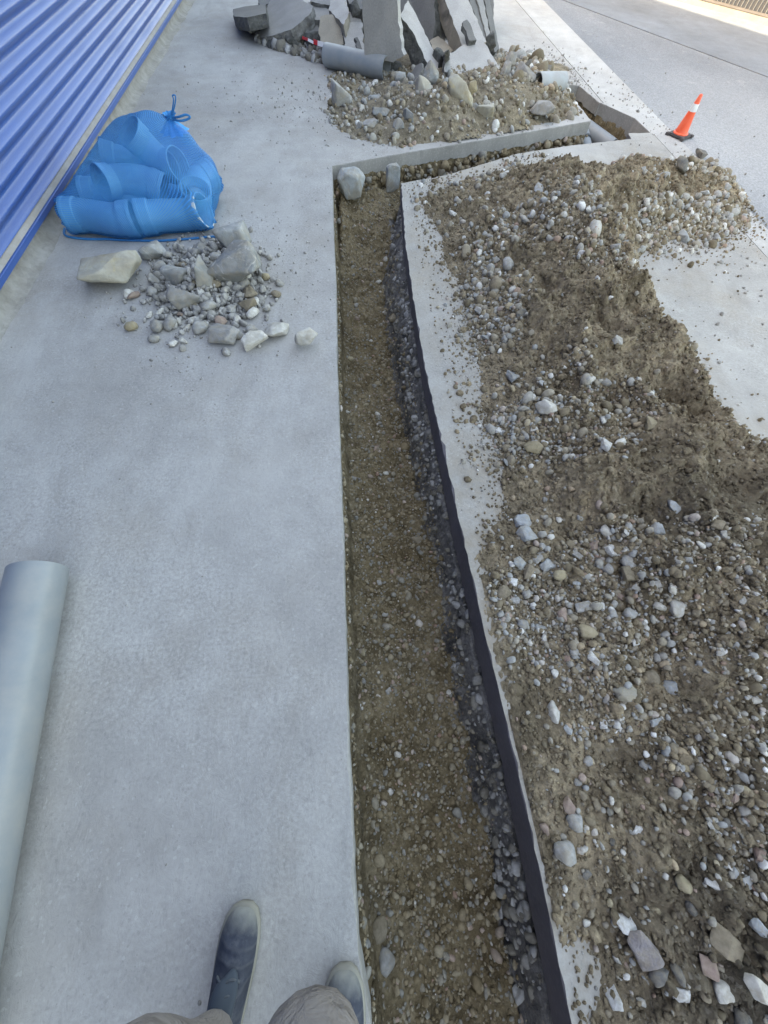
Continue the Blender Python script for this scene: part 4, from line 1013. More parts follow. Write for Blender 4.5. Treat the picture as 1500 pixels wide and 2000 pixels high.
slab([(643, 22, 6.9), (682, 25, 6.7), (655, -20, 7.4)], [(642, 20), (648, -6), (668, -14), (682, 24), (671, 48)], 0.10, 'pale', 'pale-topped block with a tan side above the leaning tan slab', side=m_slab['tan'])
slab([(625, 95, 6.45), (668, 95, 6.4), (645, 30, 6.8)], [(622, 58), (626, 32), (650, 28), (667, 46), (671, 86), (646, 98), (628, 88)], 0.10, 'tan', 'tan slab leaning behind the red and white tape')
slab([(672, 102, 6.3), (712, 102, 6.3), (690, 42, 6.7)], [(667, 50), (690, 42), (708, 44), (712, 106), (696, 108), (676, 96)], 0.08, 'pale', 'whitish scored slab beside the tall grey slab')
slab([(650, 116, 6.28), (690, 116, 6.25), (670, 86, 6.5)], [(652, 96), (668, 84), (690, 92), (702, 112), (660, 116)], 0.09, 'grey', 'bluish concrete chunk above the grey pipe')
slab([(660, 30, 6.9), (700, 40, 6.8), (690, 0, 7.2)], [(672, 30), (690, 14), (706, 20), (706, 44), (680, 46)], 0.08, 'grey', 'small grey block above the whitish scored slab')
slab([(655, -10, 7.2), (706, -10, 7.1), (680, -50, 7.6)], [(676, -4), (684, -30), (706, -34), (708, 18), (690, 16)], 0.10, 'dark', 'dark broken piece at the top left of the tall grey slab', side=m_rough_dark)
slab([(612, -4, 7.6), (645, 0, 7.5), (630, -40, 7.9)], [(606, 2), (615, -34), (655, -40), (648, 10), (628, 8)], 0.10, 'grey', 'grey piece at the top of the pile behind the pale-topped block')
# the big standing slabs
slab([(713, 112, 6.02), (781, 100, 5.92), (740, 0, 6.02)], [(713, 112), (706, 0), (703, -120), (770, -125), (776, 0), (781, 70), (789, 108), (768, 122), (742, 120)], 0.15, 'grey', 'tall upright grey slab in the middle of the pile', side=m_slab['pale'])
slab([(832, 118, 5.95), (857, 125, 6.02), (797, 2, 6.5)], [(797, 0), (812, 26), (857, 122), (854, 146), (834, 122), (806, 62), (782, 30)], 0.16, 'pale', 'long slab leaning with its pale edge up beside the tall slab', side=m_rough_dark)
slab([(835, 78, 6.6), (850, 50, 6.6), (815, -20, 7.0)], [(800, -4), (804, -70), (845, -70), (850, 40), (844, 82), (832, 74)], 0.12, 'dark', 'dark broken slab standing behind the long leaning slab', side=m_rough_dark)
slab([(903, 88, 6.15), (949, 80, 6.25), (880, -40, 6.9)], [(869, 0), (840, -80), (888, -88), (915, 0), (950, 82), (918, 84), (902, 88)], 0.17, 'pale', 'long pale slab leaning on the right with a tan side', side=m_slab['tan'])
slab([(869, 130, 5.75), (975, 150, 5.75), (930, 80, 6.15)], [(868, 112), (914, 80), (943, 78), (982, 142), (962, 163), (925, 156), (868, 140)], 0.09, 'pale', 'broad white-faced slab lying at the front of the pile')
slab([(955, 100, 6.4), (966, 96, 6.5), (925, -20, 7.0)], [(917, 0), (905, -50), (916, -55), (929, 0), (966, 92), (956, 102)], 0.14, 'dark', 'thin dark slab behind the long pale leaning slab', side=m_rough_dark)
slab([(962, 98, 6.6), (974, 98, 6.7), (948, -10, 7.1)], [(944, -8), (938, -60), (952, -62), (957, 0), (975, 96), (966, 102)], 0.12, 'dark', 'outermost thin dark slab at the right end of the pile', side=m_rough_dark)
slab([(905, 44, 6.2), (930, 78, 6.08), (915, 38, 6.25)], [(904, 42), (912, 38), (924, 62), (931, 78), (916, 79)], 0.04, 'dark', 'small stick-shaped fragment lying on the long pale slab', name='concrete_fragment', side=m_rough_dark)
slab([(843, 92, 6.35), (886, 102, 6.3), (855, 70, 6.6)], [(841, 78), (856, 70), (888, 98), (868, 110), (844, 94)], 0.10, 'tan', 'tan chunk wedged between the leaning slabs')
slab([(848, 72, 6.7), (870, 74, 6.7), (858, 38, 6.9)], [(847, 40), (862, 44), (872, 58), (868, 78), (848, 72)], 0.10, 'grey', 'small grey chunk above the wedged tan chunk')
slab([(922, 20, 6.7), (950, 60, 6.6), (935, -20, 7.0)], [(925, -30), (940, -40), (944, 0), (958, 70), (950, 72)], 0.09, 'grey', 'grey chunk between the thin dark slabs')
slab([(790, 172, 5.65), (800, 165, 5.6), (820, 122, 5.9)], [(787, 172), (812, 128), (824, 122), (826, 134), (806, 164), (796, 174)], 0.06, 'dark', 'short grey stick of concrete beside the tan boulder', name='concrete_fragment')
slab([(868, 120, 5.85), (872, 132, 5.83), (860, 100, 6.1)], [(858, 118), (868, 104), (872, 150), (862, 158)], 0.05, 'dark', 'dark flake at the left edge of the white-faced slab', name='concrete_fragment', side=m_rough_dark)
slab([(692, 100, 6.18), (710, 110, 6.15), (698, 72, 6.35)], [(692, 74), (698, 72), (706, 92), (712, 112), (702, 108)], 0.03, 'dark', 'thin dark sliver leaning on the whitish scored slab', name='concrete_fragment', side=m_rough_dark)
slab([(720, -20, 7.6), (960, -20, 7.8), (840, -110, 8.0)], [(690, 40), (690, -120), (960, -140), (965, 60)], 0.3, 'dark', 'dark backing slab for the shaded hole behind the pile', side=m_rough_dark)  # dark backing sheet, painted shade for the hole behind the slabs
for q in [(556, 66, 594, 100, 'dark angular chunk under the inner corner of the wide tipped slab', 0.0), (598, 62, 630, 98, 'rough dark chunk behind the barrier tape', 0.03), (806, 92, 836, 138, 'broken chunk in the gap under the long leaning slab', 0.05), (838, 96, 868, 138, 'rough chunk left of the white-faced slab', 0.08), (944, 64, 966, 104, 'rough chunk behind the white-faced slab', 0.15), (520, 76, 552, 96, 'flat dark chunk under the front edge of the wide tipped slab', 0.0), (700, 96, 724, 128, 'dark chunk at the left foot of the tall grey slab', 0.03), (755, 112, 786, 150, 'dark chunk at the right foot of the tall grey slab', 0.02), (684, 0, 706, 34, 'dark chunk against the top of the tall grey slab', 0.3)]:
    rock(q[0], q[1], q[2], q[3], m_rough_dark, q[4], q[5], cat='concrete', name='concrete_chunk')
# grey grit under the left slabs
P = np.stack([R.uniform(-0.95, 0.35, 1100), np.zeros(1100), np.zeros(1100)], 1); P[:, 1] = np.interp(P[:, 0], [-1, -0.4, 0, 0.4], [7.3, 6.75, 6.45, 6.2]) + np.abs(R.normal(size=1100)) * 0.4 - 0.1
s = 0.006 + R.gamma(2, 0.009, 1100); P[:, 2] = np.clip((P[:, 1] - np.interp(P[:, 0], [-1, -0.4, 0, 0.4], [7.2, 6.65, 6.35, 6.1])), 0, 1) * 0.12 * R.rand(1100) + s * 0.3
o = link('dark_rubble', scatter('dark_rubble', P, s, m_gravel_g, R, 2, 0.8)); tag(o, 'dark crumbled rubble under the slab pile', 'rubble', kind='stuff')
P = np.stack([R.uniform(1.75, 2.45, 420), R.uniform(5.5, 7.0, 420), np.zeros(420)], 1); s = 0.008 + R.gamma(1.6, 0.012, 420)
P[:, 2] = heap2_z(P[:, 0], P[:, 1]) + s * 0.2
o = link('loose_rubble', scatter('loose_rubble', P, s, m_gravel, R, 2, 0.8)); tag(o, 'loose stones and rubble between the soil mound and slabs', 'rubble', kind='stuff')
P = np.stack([R.uniform(-0.4, 2.5, 2200), R.uniform(4.3, 6.2, 2200), np.zeros(2200)], 1); s = 0.006 + R.gamma(2, 0.006, 2200)
z = heap2_z(P[:, 0], P[:, 1]); P[:, 2] = z + s * 0.2; k = z > -0.01
o = link('mound_gravel', scatter('mound_gravel', P[k], s[k], m_gravel, R, 2, 0.7)); tag(o, 'stones and gravel scattered over the tan soil mound', 'gravel', kind='stuff')

# ------------------------------------------------------------------ blue shed
WX = -2.0
PK_Y, PK_H, PITCH = 1.0, 7.35, 0.34  # unseen gable, height and pitch shaped to set the shadow edge
shed = empty('blue_shed', (WX, PK_Y, 0)); tag(shed, 'blue corrugated steel shed wall rising beside the footpath', 'shed')
def child(name, me, parent):
    o = link(name, me, parent); o.matrix_parent_inverse = Matrix.Translation(-Vector(parent.location)); return o
pitch = 0.088; amp = 0.017
zs = np.arange(0.16, PK_H - 0.05, pitch / 10); ph = (zs - 0.16) / pitch * 2 * math.pi
xs = WX + amp * np.cos(ph) * 1.0
half = np.minimum((PK_H - zs) / PITCH, 11.0)
V = []; nseg = 2
for z, x, hf in zip(zs, xs, half): V += [(x, PK_Y - hf, z), (x, PK_Y + hf, z)]
F = [(2 * i, 2 * i + 1, 2 * i + 3, 2 * i + 2) for i in range(len(zs) - 1)]
child('wall_cladding', pymesh('wall_cladding', V, F, m_blue), shed)
def extr(name, prof, y0, y1, mat, par):
    n = len(prof); V = [(x, y0, z) for x, z in prof] + [(x, y1, z) for x, z in prof]
    F = [(i, (i + 1) % n, n + (i + 1) % n, n + i) for i in range(n)] + [tuple(range(n - 1, -1, -1)), tuple(range(n, 2 * n))]
    return child(name, pymesh(name, V, F, mat, False), par)
extr('base_flashing', [(WX - 0.03, 0.168), (WX - 0.03, 0.098), (WX + 0.040, 0.098), (WX + 0.043, 0.128), (WX + 0.040, 0.130), (WX + 0.032, 0.131)], PK_Y - 11, PK_Y + 11, m_blue, shed)
extr('flashing_ledge', [(WX - 0.028, 0.170), (WX + 0.012, 0.156), (WX + 0.033, 0.134), (WX + 0.031, 0.1315), (WX - 0.028, 0.1315)], PK_Y - 11, PK_Y + 11, m_lip, shed)
# plinth with an uneven mortar toe
ys = np.arange(-6, 12.0, 0.03); prof = np.array([(-0.10, 0.099), (0.006, 0.097), (0.008, 0.06), (0.016, 0.03), (0.035, 0.012), (0.075, 0.002), (0.10, -0.01)])
YY, PI_ = np.meshgrid(ys, np.arange(len(prof)), indexing='ij')
wig = fbm(YY, PI_ * 0.3, 0, 4, 4.0)
Xp = WX + prof[PI_, 0] + np.where(PI_ > 1, 0.014 * wig * (PI_ / 6), 0); Zp = prof[PI_, 1] + np.where((PI_ > 1) & (PI_ < 6), 0.006 * fbm(YY, PI_ * 0.7, 4, 3, 9.0), 0)
nyp = len(ys); idx = np.arange(nyp * len(prof)).reshape(nyp, -1)
F = np.stack([idx[:-1, :-1].ravel(), idx[:-1, 1:].ravel(), idx[1:, 1:].ravel(), idx[1:, :-1].ravel()], 1)
child('plinth', fast('plinth', np.stack([Xp.ravel(), YY.ravel(), Zp.ravel()], 1), F, m_plinth, True), shed)
bm = bmesh.new()
for sgn in (-1, 1):
    y1 = PK_Y + sgn * 11.15; z1 = PK_H - PITCH * 11.15
    v = [bm.verts.new(p) for p in ((WX + 0.1, PK_Y, PK_H), (WX - 7, PK_Y, PK_H), (WX - 7, y1, z1), (WX + 0.1, y1, z1))]
    u = [bm.verts.new((q.co.x, q.co.y, q.co.z + 0.08)) for q in v]
    bm.faces.new(v); bm.faces.new(u)
    for i in range(4): bm.faces.new((v[i], v[(i + 1) % 4], u[(i + 1) % 4], u[i]))
child('unseen_roof', frombm('unseen_roof', bm, m_roof), shed)  # out of view, sloped so its shadow ends short of the fence
for sgn in (-1, 1):
    bm = bmesh.new(); y1 = PK_Y + sgn * 10.95
    box_bm(bm, (WX - 6.9, min(y1, y1 - 0.05 * sgn), 0), (WX - 0.05, max(y1, y1 - 0.05 * sgn), PK_H - PITCH * 11), 0)
    child('side_wall', frombm('side_wall', bm, m_blue), shed)
bm = bmesh.new()
g5 = [(PK_Y - 10.9, 0), (PK_Y + 10.9, 0), (PK_Y + 10.9, PK_H - PITCH * 10.9), (PK_Y, PK_H), (PK_Y - 10.9, PK_H - PITCH * 10.9)]
va = [bm.verts.new((WX - 6.9, q, z)) for q, z in g5]; vb = [bm.verts.new((WX - 6.85, q, z)) for q, z in g5]
bm.faces.new(va); bm.faces.new(vb)
for i in range(5): bm.faces.new((va[i], va[(i + 1) % 5], vb[(i + 1) % 5], vb[i]))
child('rear_wall', frombm('rear_wall', bm, m_blue), shed)  # unseen, made a full gable to keep sun from leaking through
# rusty wire at the foot of the wall
m_rust = simple('rusty_wire', (0.10, 0.055, 0.04), 0.8)
wp = [G(-30, 500, 0.08), G(-5, 535, 0.05), G(8, 560, 0.03), G(22, 580, 0.008)]
V, F = sweep(wp, 0.007, 8, closed_ends=True); o = link('rusty_wire', pymesh('rusty_wire', V, F, m_rust)); tag(o, 'short bent rusty wire poking from the foot of the blue wall', 'wire')

# ------------------------------------------------------------------ grey pipes
def pipe(name, p0, p1, r, thick, mat, label, cat='pipe', nseg=40):
    P0 = np.array(p0); P1 = np.array(p1); k = 8
    ch = 0.003
    path = [P0 + (P1 - P0) * t for t in np.linspace(0, 1, k)]
    V, F = sweep(path, [r - ch * 0.3] + [r] * (k - 2) + [r - ch * 0.3], nseg, thick)
    me = pymesh(name, V, F, mat); sharp_by_angle(me, 40); o = link(name, me); tag(o, label, cat); return o
pr = 0.092
d_ = np.array([0.128, -0.985]); d_ /= np.linalg.norm(d_)
p0 = np.array([-1.117, 0.568]) - np.array([0.985, 0.128]) * pr
pipe('drain_pipe', (p0[0], p0[1], pr + 0.001), (p0[0] + d_[0] * 3.2, p0[1] + d_[1] * 3.2, pr + 0.001), pr, 0.006, m_pvc, 'long grey plastic drain pipe lying on the footpath in the foreground')
a = G(636, 134, 0.0); b = G(751, 164, 0.0); dd = (b - a)[:2] / np.linalg.norm((b - a)[:2]); nn = np.array([-dd[1], dd[0]])
r2 = 0.092
pipe('drain_pipe', (a[0] + nn[0] * r2 * 0.35, a[1] + nn[1] * r2 * 0.35, r2 + 0.001), (b[0] + nn[0] * r2 * 0.35, b[1] + nn[1] * r2 * 0.35, r2 + 0.012), r2, 0.007, m_pvc, 'short grey plastic pipe lying in front of the slab pile')
a = G(1048, 186, 0.05); b = G(1096, 184, 0.03)
pipe('pipe_offcut', (a[0], a[1] + 0.08, 0.11), (b[0], b[1] + 0.06, 0.095), 0.085, 0.007, m_pvc_white, 'dusty white pipe offcut on the right of the soil mound')
a = G(1148, 238, -0.12); b = G(1200, 270, -0.12)
o = pipe('buried_pipe', (a[0], a[1] + 0.02, -0.17), (b[0] + 0.03, b[1] + 0.02, -0.20), 0.07, 0.006, m_pvc, 'pale blue-grey pipe lying in the hole by the kerb')
a = G(1140, 255, -0.15); b = G(1152, 290, -0.2)
o = pipe('buried_pipe', (a[0] + 0.02, a[1] + 0.05, -0.19), (b[0], b[1], -0.26), 0.065, 0.006, m_pvc, 'pipe stub joining the cross trench to the kerb hole')
V, F = sweep([np.array([a[0] + 0.02, a[1] + 0.05, -0.19]) * (1 - t) + np.array([b[0], b[1], -0.26]) * t for t in (0.35, 0.45)], 0.073, 32, 0.008)
m_seal = simple('rubber_seal', (0.05, 0.055, 0.06), 0.6)
c_ = link('seal_ring', pymesh('seal_ring', V, F, m_seal), o)

# ------------------------------------------------------------------ mesh bag with pipe elbows
m_elbow = dusty('pvc_elbow', (0.44, 0.50, 0.54), (0.52, 0.53, 0.54), 0.2, 0.35)
def make_elbow(A, a, B, b, r=0.088):
    """fitting from mouth A (outward a) to mouth B (outward b): socket, bend, socket"""
    A, a, B, b = Vector(A), Vector(a).normalized(), Vector(B), Vector(b).normalized()
    L = 0.085; sock = r * 1.12; st = A - a * L; en = B - b * L; k = (en - st).length * 0.75
    path = []; rad = []
    def add(p, q): path.append(p); rad.append(q)
    add(A, sock * 0.99); add(A - a * 0.005, sock); add(A - a * 0.022, sock); add(A - a * 0.025, sock * 0.975); add(st + a * 0.008, sock * 0.975); add(st, r)
    for i in range(1, 12):
        t = i / 12; h = (2 * t ** 3 - 3 * t ** 2 + 1, t ** 3 - 2 * t ** 2 + t, -2 * t ** 3 + 3 * t ** 2, t ** 3 - t ** 2)
        add(st * h[0] - a * k * h[1] + en * h[2] + b * k * h[3], r)
    add(en, r); add(en + b * 0.008, sock * 0.975); add(B - b * 0.025, sock * 0.975); add(B - b * 0.022, sock); add(B - b * 0.005, sock); add(B, sock * 0.99)
    c = (A + B) / 2; c.z = 0
    V, F = sweep([p - c for p in path], rad, 36, 0.007)
    me = pymesh('pipe_elbow', V, F, m_elbow); sharp_by_angle(me, 35); return me, c
EL = [
 ((-1.87, 3.14, 0.105), (-1, -0.05, 0), (-1.43, 3.10, 0.105), (0.97, 0.15, 0), 'grey pipe elbow at the front left of the blue net bag'),
 ((-1.405, 3.11, 0.105), (-0.97, -0.2, 0), (-0.985, 3.16, 0.125), (0.9, -0.16, 0.28), 'grey pipe elbow at the front right of the bag with its mouth facing right'),
 ((-1.635, 3.30, 0.215), (-0.62, -0.76, 0.22), (-1.27, 3.36, 0.15), (0.85, -0.1, -0.35), 'grey pipe elbow in the bag with its wide mouth facing left'),
 ((-1.43, 3.58, 0.385), (-0.45, -0.34, 0.82), (-1.16, 3.50, 0.24), (0.80, -0.30, 0.25), 'topmost grey pipe elbow in the blue net bag'),
 ((-1.73, 3.70, 0.205), (-0.9, -0.15, 0.25), (-1.42, 3.78, 0.12), (0.9, 0.2, -0.2), 'grey pipe elbow deep in the bag beside the blue wall'),
 ((-1.83, 3.40, 0.11), (-1, -0.1, 0.05), (-1.45, 3.42, 0.105), (0.9, 0.3, 0), 'lowest grey pipe elbow at the wall side of the bag'),
 ((-1.04, 3.30, 0.165), (0.25, -0.3, 0.9), (-1.00, 3.62, 0.11), (0.6, 0.7, 0), 'grey pipe elbow at the right back of the blue net bag'),
]
BS = Vector((0.045, -0.10, 0.0))
hull_pts = []; elb_bvh = []
for A_e, a_e, B_e, b_e, lab in EL:
    A_e = Vector(A_e) + BS; B_e = Vector(B_e) + BS
    me, c = make_elbow(A_e, a_e, B_e, b_e)
    o = link('pipe_elbow', me); o.location = c; tag(o, lab, 'pipe elbow')
    low = min(v.co.z for v in me.vertices)
    if low < 0.004: o.location.z = 0.004 - low
    vs_ = [v.co + o.location for v in me.vertices]
    hull_pts += vs_[::3]; elb_bvh.append(BVHTree.FromPolygons(vs_, [p.vertices[:] for p in me.polygons]))
hull_pts += [Vector(AY(431, 318, 3.45)), Vector(AY(428, 300, 3.5)), Vector(AY(424, 365, 3.35)), Vector((-0.87, 3.3, 0.02)), Vector((-0.90, 3.5, 0.02)), Vector(AY(203, 248, 3.58)), Vector(AY(228, 216, 3.6)), Vector(AY(268, 209, 3.62)), Vector(AY(300, 213, 3.62))]
def net_mat():
    a = N('blue_net')
    uvn = a.n('UVMap'); 
    def thread(axis, n):
        sep = a.n('SeparateXYZ'); a.l(uvn.outputs[0], sep.inputs[0])
        s = a.math('MULTIPLY', sep.outputs[axis], n); f = a.math('FRACT', s); return a.math('LESS_THAN', f, 0.19)
    w_ = a.math('MAXIMUM', thread(0, 110.0), thread(1, 110.0))
    dens = a.ramp(a.noise(5, 4, 0.6), [(0.35, 0.0), (0.7, 1.0)])
    film = a.math('ADD', a.math('MULTIPLY', dens, 0.16), 0.04)
    al = a.math('MAXIMUM', w_, film)
    c = a.ramp(a.noise(4, 4), [(0.3, (0.002, 0.165, 0.47)), (0.7, (0.006, 0.27, 0.62))])
    m_ = a.done(c, 0.45, None, 0.4)
    tb = a.n('BsdfTransparent'); tb.inputs['Color'].default_value = (0.50, 0.78, 0.96, 1)
    mx = a.n('MixShader'); a.l(al, mx.inputs[0]); a.l(tb.outputs[0], mx.inputs[1]); a.l(a.b.outputs[0], mx.inputs[2])
    a.l(mx.outputs[0], a.t.nodes['Material Output'].inputs['Surface'])
    return m_
m_net = net_mat()
m_cord = simple('blue_cord', (0.006, 0.16, 0.38), 0.6)
m_net_fold = simple('blue_net_folds', (0.004, 0.25, 0.58), 0.55, nb=(120, 0.5, 0.004))
knot = Vector(AY(333, 231, 3.62))
bm = bmesh.new()
for v in hull_pts: bm.verts.new(v)
for k in range(14):
    a = 2 * math.pi * k / 14; bm.verts.new(knot + Vector((0.028 * math.cos(a), 0.028 * math.sin(a), -0.02)))
r_ = bmesh.ops.convex_hull(bm, input=bm.verts[:], use_existing_faces=False)
bmesh.ops.delete(bm, geom=[v for v in bm.verts if not v.link_faces], context='VERTS')
cen = sum((v.co for v in bm.verts), Vector()) / len(bm.verts); cen.z = 0.14
hv = [v.co.copy() for v in bm.verts]; bm.verts.index_update(); hf = [[v.index for v in f.verts] for f in bm.faces]; bm.free()
hb = BVHTree.FromPolygons(hv, hf)
SV, SF = ICO[3]
bm = bmesh.new(); bmesh.ops.create_icosphere(bm, subdivisions=6, radius=1.0)
SV = np.array([v.co[:] for v in bm.verts]); SF = np.array([[v.index for v in f.verts] for f in bm.faces])
NB = [[e.other_vert(v).index for e in v.link_edges] for v in bm.verts]; bm.free()
NBa = np.array([n + [n[-1]] * (6 - len(n)) for n in NB])
pos = np.zeros_like(SV); inner = np.zeros(len(SV))
for i, d in enumerate(SV):
    dv = Vector(d); h = hb.ray_cast(cen + dv * 3.0, -dv)
    Rr = (h[0] - cen).length if h[0] else 0.3
    t_in = 0
    for b_ in elb_bvh:
        q = b_.ray_cast(cen + dv * 3.0, -dv)
        if q[0] is not None: t_in = max(t_in, (q[0] - cen).dot(dv))
    pos[i] = d * Rr; inner[i] = t_in + 0.010
rad_ = np.linalg.norm(pos, axis=1); rmin = np.maximum(inner, rad_ * 0.94); rmin = np.minimum(rmin, rad_ + 0.010)
kd = np.array(knot - cen); kd /= np.linalg.norm(kd); near_k = sstep(0.80, 0.97, SV @ kd)
rmin = np.maximum(rmin, rad_ * near_k); rr = rad_.copy()
for it in range(60):      # the net relaxes inwards between the fittings and rests on them
    sm = rr[NBa].mean(1); rr = np.maximum(rr + (sm - rr) * 0.7 - 0.0009, rmin)
for it in range(3): rr = np.maximum(rr[NBa].mean(1), inner)
rr = rr + 0.006 + 0.003 * np.clip(vnoise(SV[:, 0] * 9, SV[:, 1] * 9, SV[:, 2] * 9), 0, 1) + 0.002
pos = SV * rr[:, None] + np.array(cen)
pos[:, 2] = np.maximum(pos[:, 2], 0.004)
me = fast('netting', pos, SF, m_net, True)
uvl = me.uv_layers.new(name='UVMap'); li = np.zeros(len(me.loops), int); me.loops.foreach_get('vertex_index', li)
kx = np.array(knot) - np.array(cen); kx /= np.linalg.norm(kx); ky = np.cross(kx, [0, 1, 0]); ky /= np.linalg.norm(ky); kz = np.cross(kx, ky)
uu = SV @ ky; vv = SV @ kz; ww = SV @ kx
th = np.arccos(np.clip(ww, -1, 1)); ph_ = np.arctan2(vv, uu)
ax = np.stack([ph_ * 0.42, th * 0.45], 1)
uvl.data.foreach_set('uv', ax[li].astype(np.float32).ravel())
bag = empty('net_bag', (-1.4, 3.4, 0)); tag(bag, 'blue net bag full of grey pipe elbows, tied at the top', 'net bag')
def ch(name, me): 
    o = link(name, me, bag); o.matrix_parent_inverse = Matrix.Translation(-Vector(bag.location)); return o
ch('netting', me)
# gathered neck, frill, cord loops, bottom hem
V, F = [], []
prof = [(-0.075, 0.085), (-0.045, 0.056), (-0.02, 0.032), (0.0, 0.020), (0.015, 0.028), (0.028, 0.040)]
for h_, r_ in prof:
    for k in range(36):
        a = 2 * math.pi * k / 36; q = r_ * (1 + 0.22 * math.sin(a * 9 + h_ * 40)); V.append((knot.x + q * math.cos(a), knot.y + q * math.sin(a), knot.z + h_ * 0.9))
for i in range(len(prof) - 1):
    for k in range(36): F.append((i * 36 + k, i * 36 + (k + 1) % 36, (i + 1) * 36 + (k + 1) % 36, (i + 1) * 36 + k))
ch('gathered_neck', pymesh('gathered_neck', V, F, m_net_fold))
def cordp(pts, r=0.005):
    # smooth the control points
    P_ = [Vector(p) for p in pts]; out = []
    for i in range(len(P_) - 1):
        p0_, p1_, p2_, p3_ = P_[max(i - 1, 0)], P_[i], P_[i + 1], P_[min(i + 2, len(P_) - 1)]
        for t in np.linspace(0, 1, 6, endpoint=False):
            out.append(0.5 * ((2 * p1_) + (-p0_ + p2_) * t + (2 * p0_ - 5 * p1_ + 4 * p2_ - p3_) * t * t + (-p0_ + 3 * p1_ - 3 * p2_ + p3_) * t ** 3))
    out.append(P_[-1]); V, F = sweep(out, r, 8, closed_ends=True); return V, F
k0 = knot
L_ = lambda px, py, Y=3.62: Vector(AY(px, py, Y))
V, F = cordp([k0, L_(337, 212), L_(339, 195), L_(337, 187), L_(342, 186), L_(343, 194), L_(340, 212), k0], 0.004); ch('cord_loop', pymesh('cord_loop', V, F, m_cord))
V, F = cordp([k0, L_(350, 228, 3.57), L_(363, 224, 3.57), L_(371, 228, 3.57), L_(366, 233, 3.57), L_(350, 236, 3.57), k0], 0.006); ch('cord_loop', pymesh('cord_loop', V, F, m_cord))
V, F = cordp([k0 + Vector((0.02 * math.cos(t), 0.02 * math.sin(t), 0.004 * math.sin(3 * t))) for t in np.linspace(0, 6.28, 12)], 0.007); ch('cord_knot', pymesh('cord_knot', V, F, m_cord))
hem = [L_(124, 456, 3.08), L_(160, 470, 3.06), L_(210, 474, 3.06), L_(280, 484, 3.06), L_(340, 488, 3.06), L_(400, 478, 3.1), L_(416, 482, 3.1)]
hem = [Vector((x_ + 0.045, y_ - 0.10, 0.007)) for x_, y_ in ((-1.965, 3.18), (-1.93, 3.09), (-1.80, 3.05), (-1.65, 3.045), (-1.5, 3.03), (-1.3, 3.025), (-1.12, 3.045), (-0.97, 3.07), (-0.90, 3.05), (-0.86, 3.01))]
V, F = cordp(hem, 0.007); ch('hem', pymesh('hem', V, F, m_cord))

# ------------------------------------------------------------------ barrier tape
m_tr = simple('tape_red', (0.55, 0.03, 0.03), 0.45); m_tw = simple('tape_white', (0.75, 0.72, 0.70), 0.45)
tp = [(590, 76, 6.75), (601, 80, 6.6), (612, 86, 6.5), (620, 89, 6.45), (634, 93, 6.36), (640, 100, 6.3)]
tape = empty('barrier_tape', tuple(AY(620, 89, 6.45))); tag(tape, 'scrap of red and white barrier tape by the end of the short pipe', 'tape')
for i in range(len(tp) - 1):
    a = Vector(AY(*tp[i])); b = Vector(AY(*tp[i + 1])); wv = Vector((0.006, 0.01, 0.034 if i > 1 else 0.018))
    V = [a, b, b + wv, a + wv]; off = Vector((0, 0.002, 0)); V = V + [v + off for v in V]
    F = [(0, 1, 2, 3), (7, 6, 5, 4), (0, 4, 5, 1), (1, 5, 6, 2), (2, 6, 7, 3), (3, 7, 4, 0)]
    o = link('tape_stripe', pymesh('tape_stripe', [tuple(v) for v in V], F, m_tr if i % 2 == 0 else m_tw, False), tape); o.matrix_parent_inverse = Matrix.Translation(-tape.location)

# ------------------------------------------------------------------ traffic cone
m_or = dusty('cone_orange', (0.80, 0.095, 0.035), (0.7, 0.4, 0.3), 0.25, 0.45); m_refl = simple('cone_collar', (0.62, 0.63, 0.64), 0.3); m_blk = simple('cone_base_rubber', (0.075, 0.065, 0.065), 0.8)
cb = G(1326, 266)
cone = empty('traffic_cone', (cb[0], cb[1], 0.0)); tag(cone, 'orange traffic cone with a white reflective collar on the road edge', 'traffic cone')
def rev(name, prof, mat, seg=32):
    V = []; F = []
    for r_, z in prof:
        for k in range(seg): V.append((r_ * math.cos(2 * math.pi * k / seg), r_ * math.sin(2 * math.pi * k / seg), z))
    for i in range(len(prof) - 1):
        for k in range(seg): F.append((i * seg + k, i * seg + (k + 1) % seg, (i + 1) * seg + (k + 1) % seg, (i + 1) * seg + k))
    me = pymesh(name, V, F, mat); sharp_by_angle(me, 35); return link(name, me, cone)
Hc = 0.285; rc = lambda z: 0.062 + (0.014 - 0.062) * z / Hc
rev('cone_body', [(0.069, 0.022), (0.069, 0.028), (rc(0.03), 0.034), (rc(0.178), 0.178)], m_or)
rev('reflective_collar', [(rc(0.176) + 0.0015, 0.176), (rc(0.225) + 0.0015, 0.225), (rc(0.225), 0.2252)], m_refl)
rev('cone_tip', [(rc(0.223), 0.223), (rc(Hc - 0.004), Hc - 0.004), (0.011, Hc), (0.007, Hc), (0.007, Hc - 0.03)], m_or)
bm = bmesh.new(); box_bm(bm, (-0.085, -0.085, 0.003), (0.085, 0.085, 0.022), 0.006); b = link('cone_base', frombm('cone_base', bm, m_blk), cone); b.rotation_euler.z = 0.55
for i, (dx, dy) in enumerate([(-1, -1), (1, -1), (1, 1), (-1, 1)]):
    bm = bmesh.new(); box_bm(bm, (-0.018, -0.018, 0.0), (0.018, 0.018, 0.02), 0.003); f = link('foot_pad', frombm('foot_pad', bm, m_blk), cone)
    c_, s_ = math.cos(0.55), math.sin(0.55); f.location = ((dx * c_ - dy * s_) * 0.078, (dx * s_ + dy * c_) * 0.078, 0); f.rotation_euler.z = 0.55

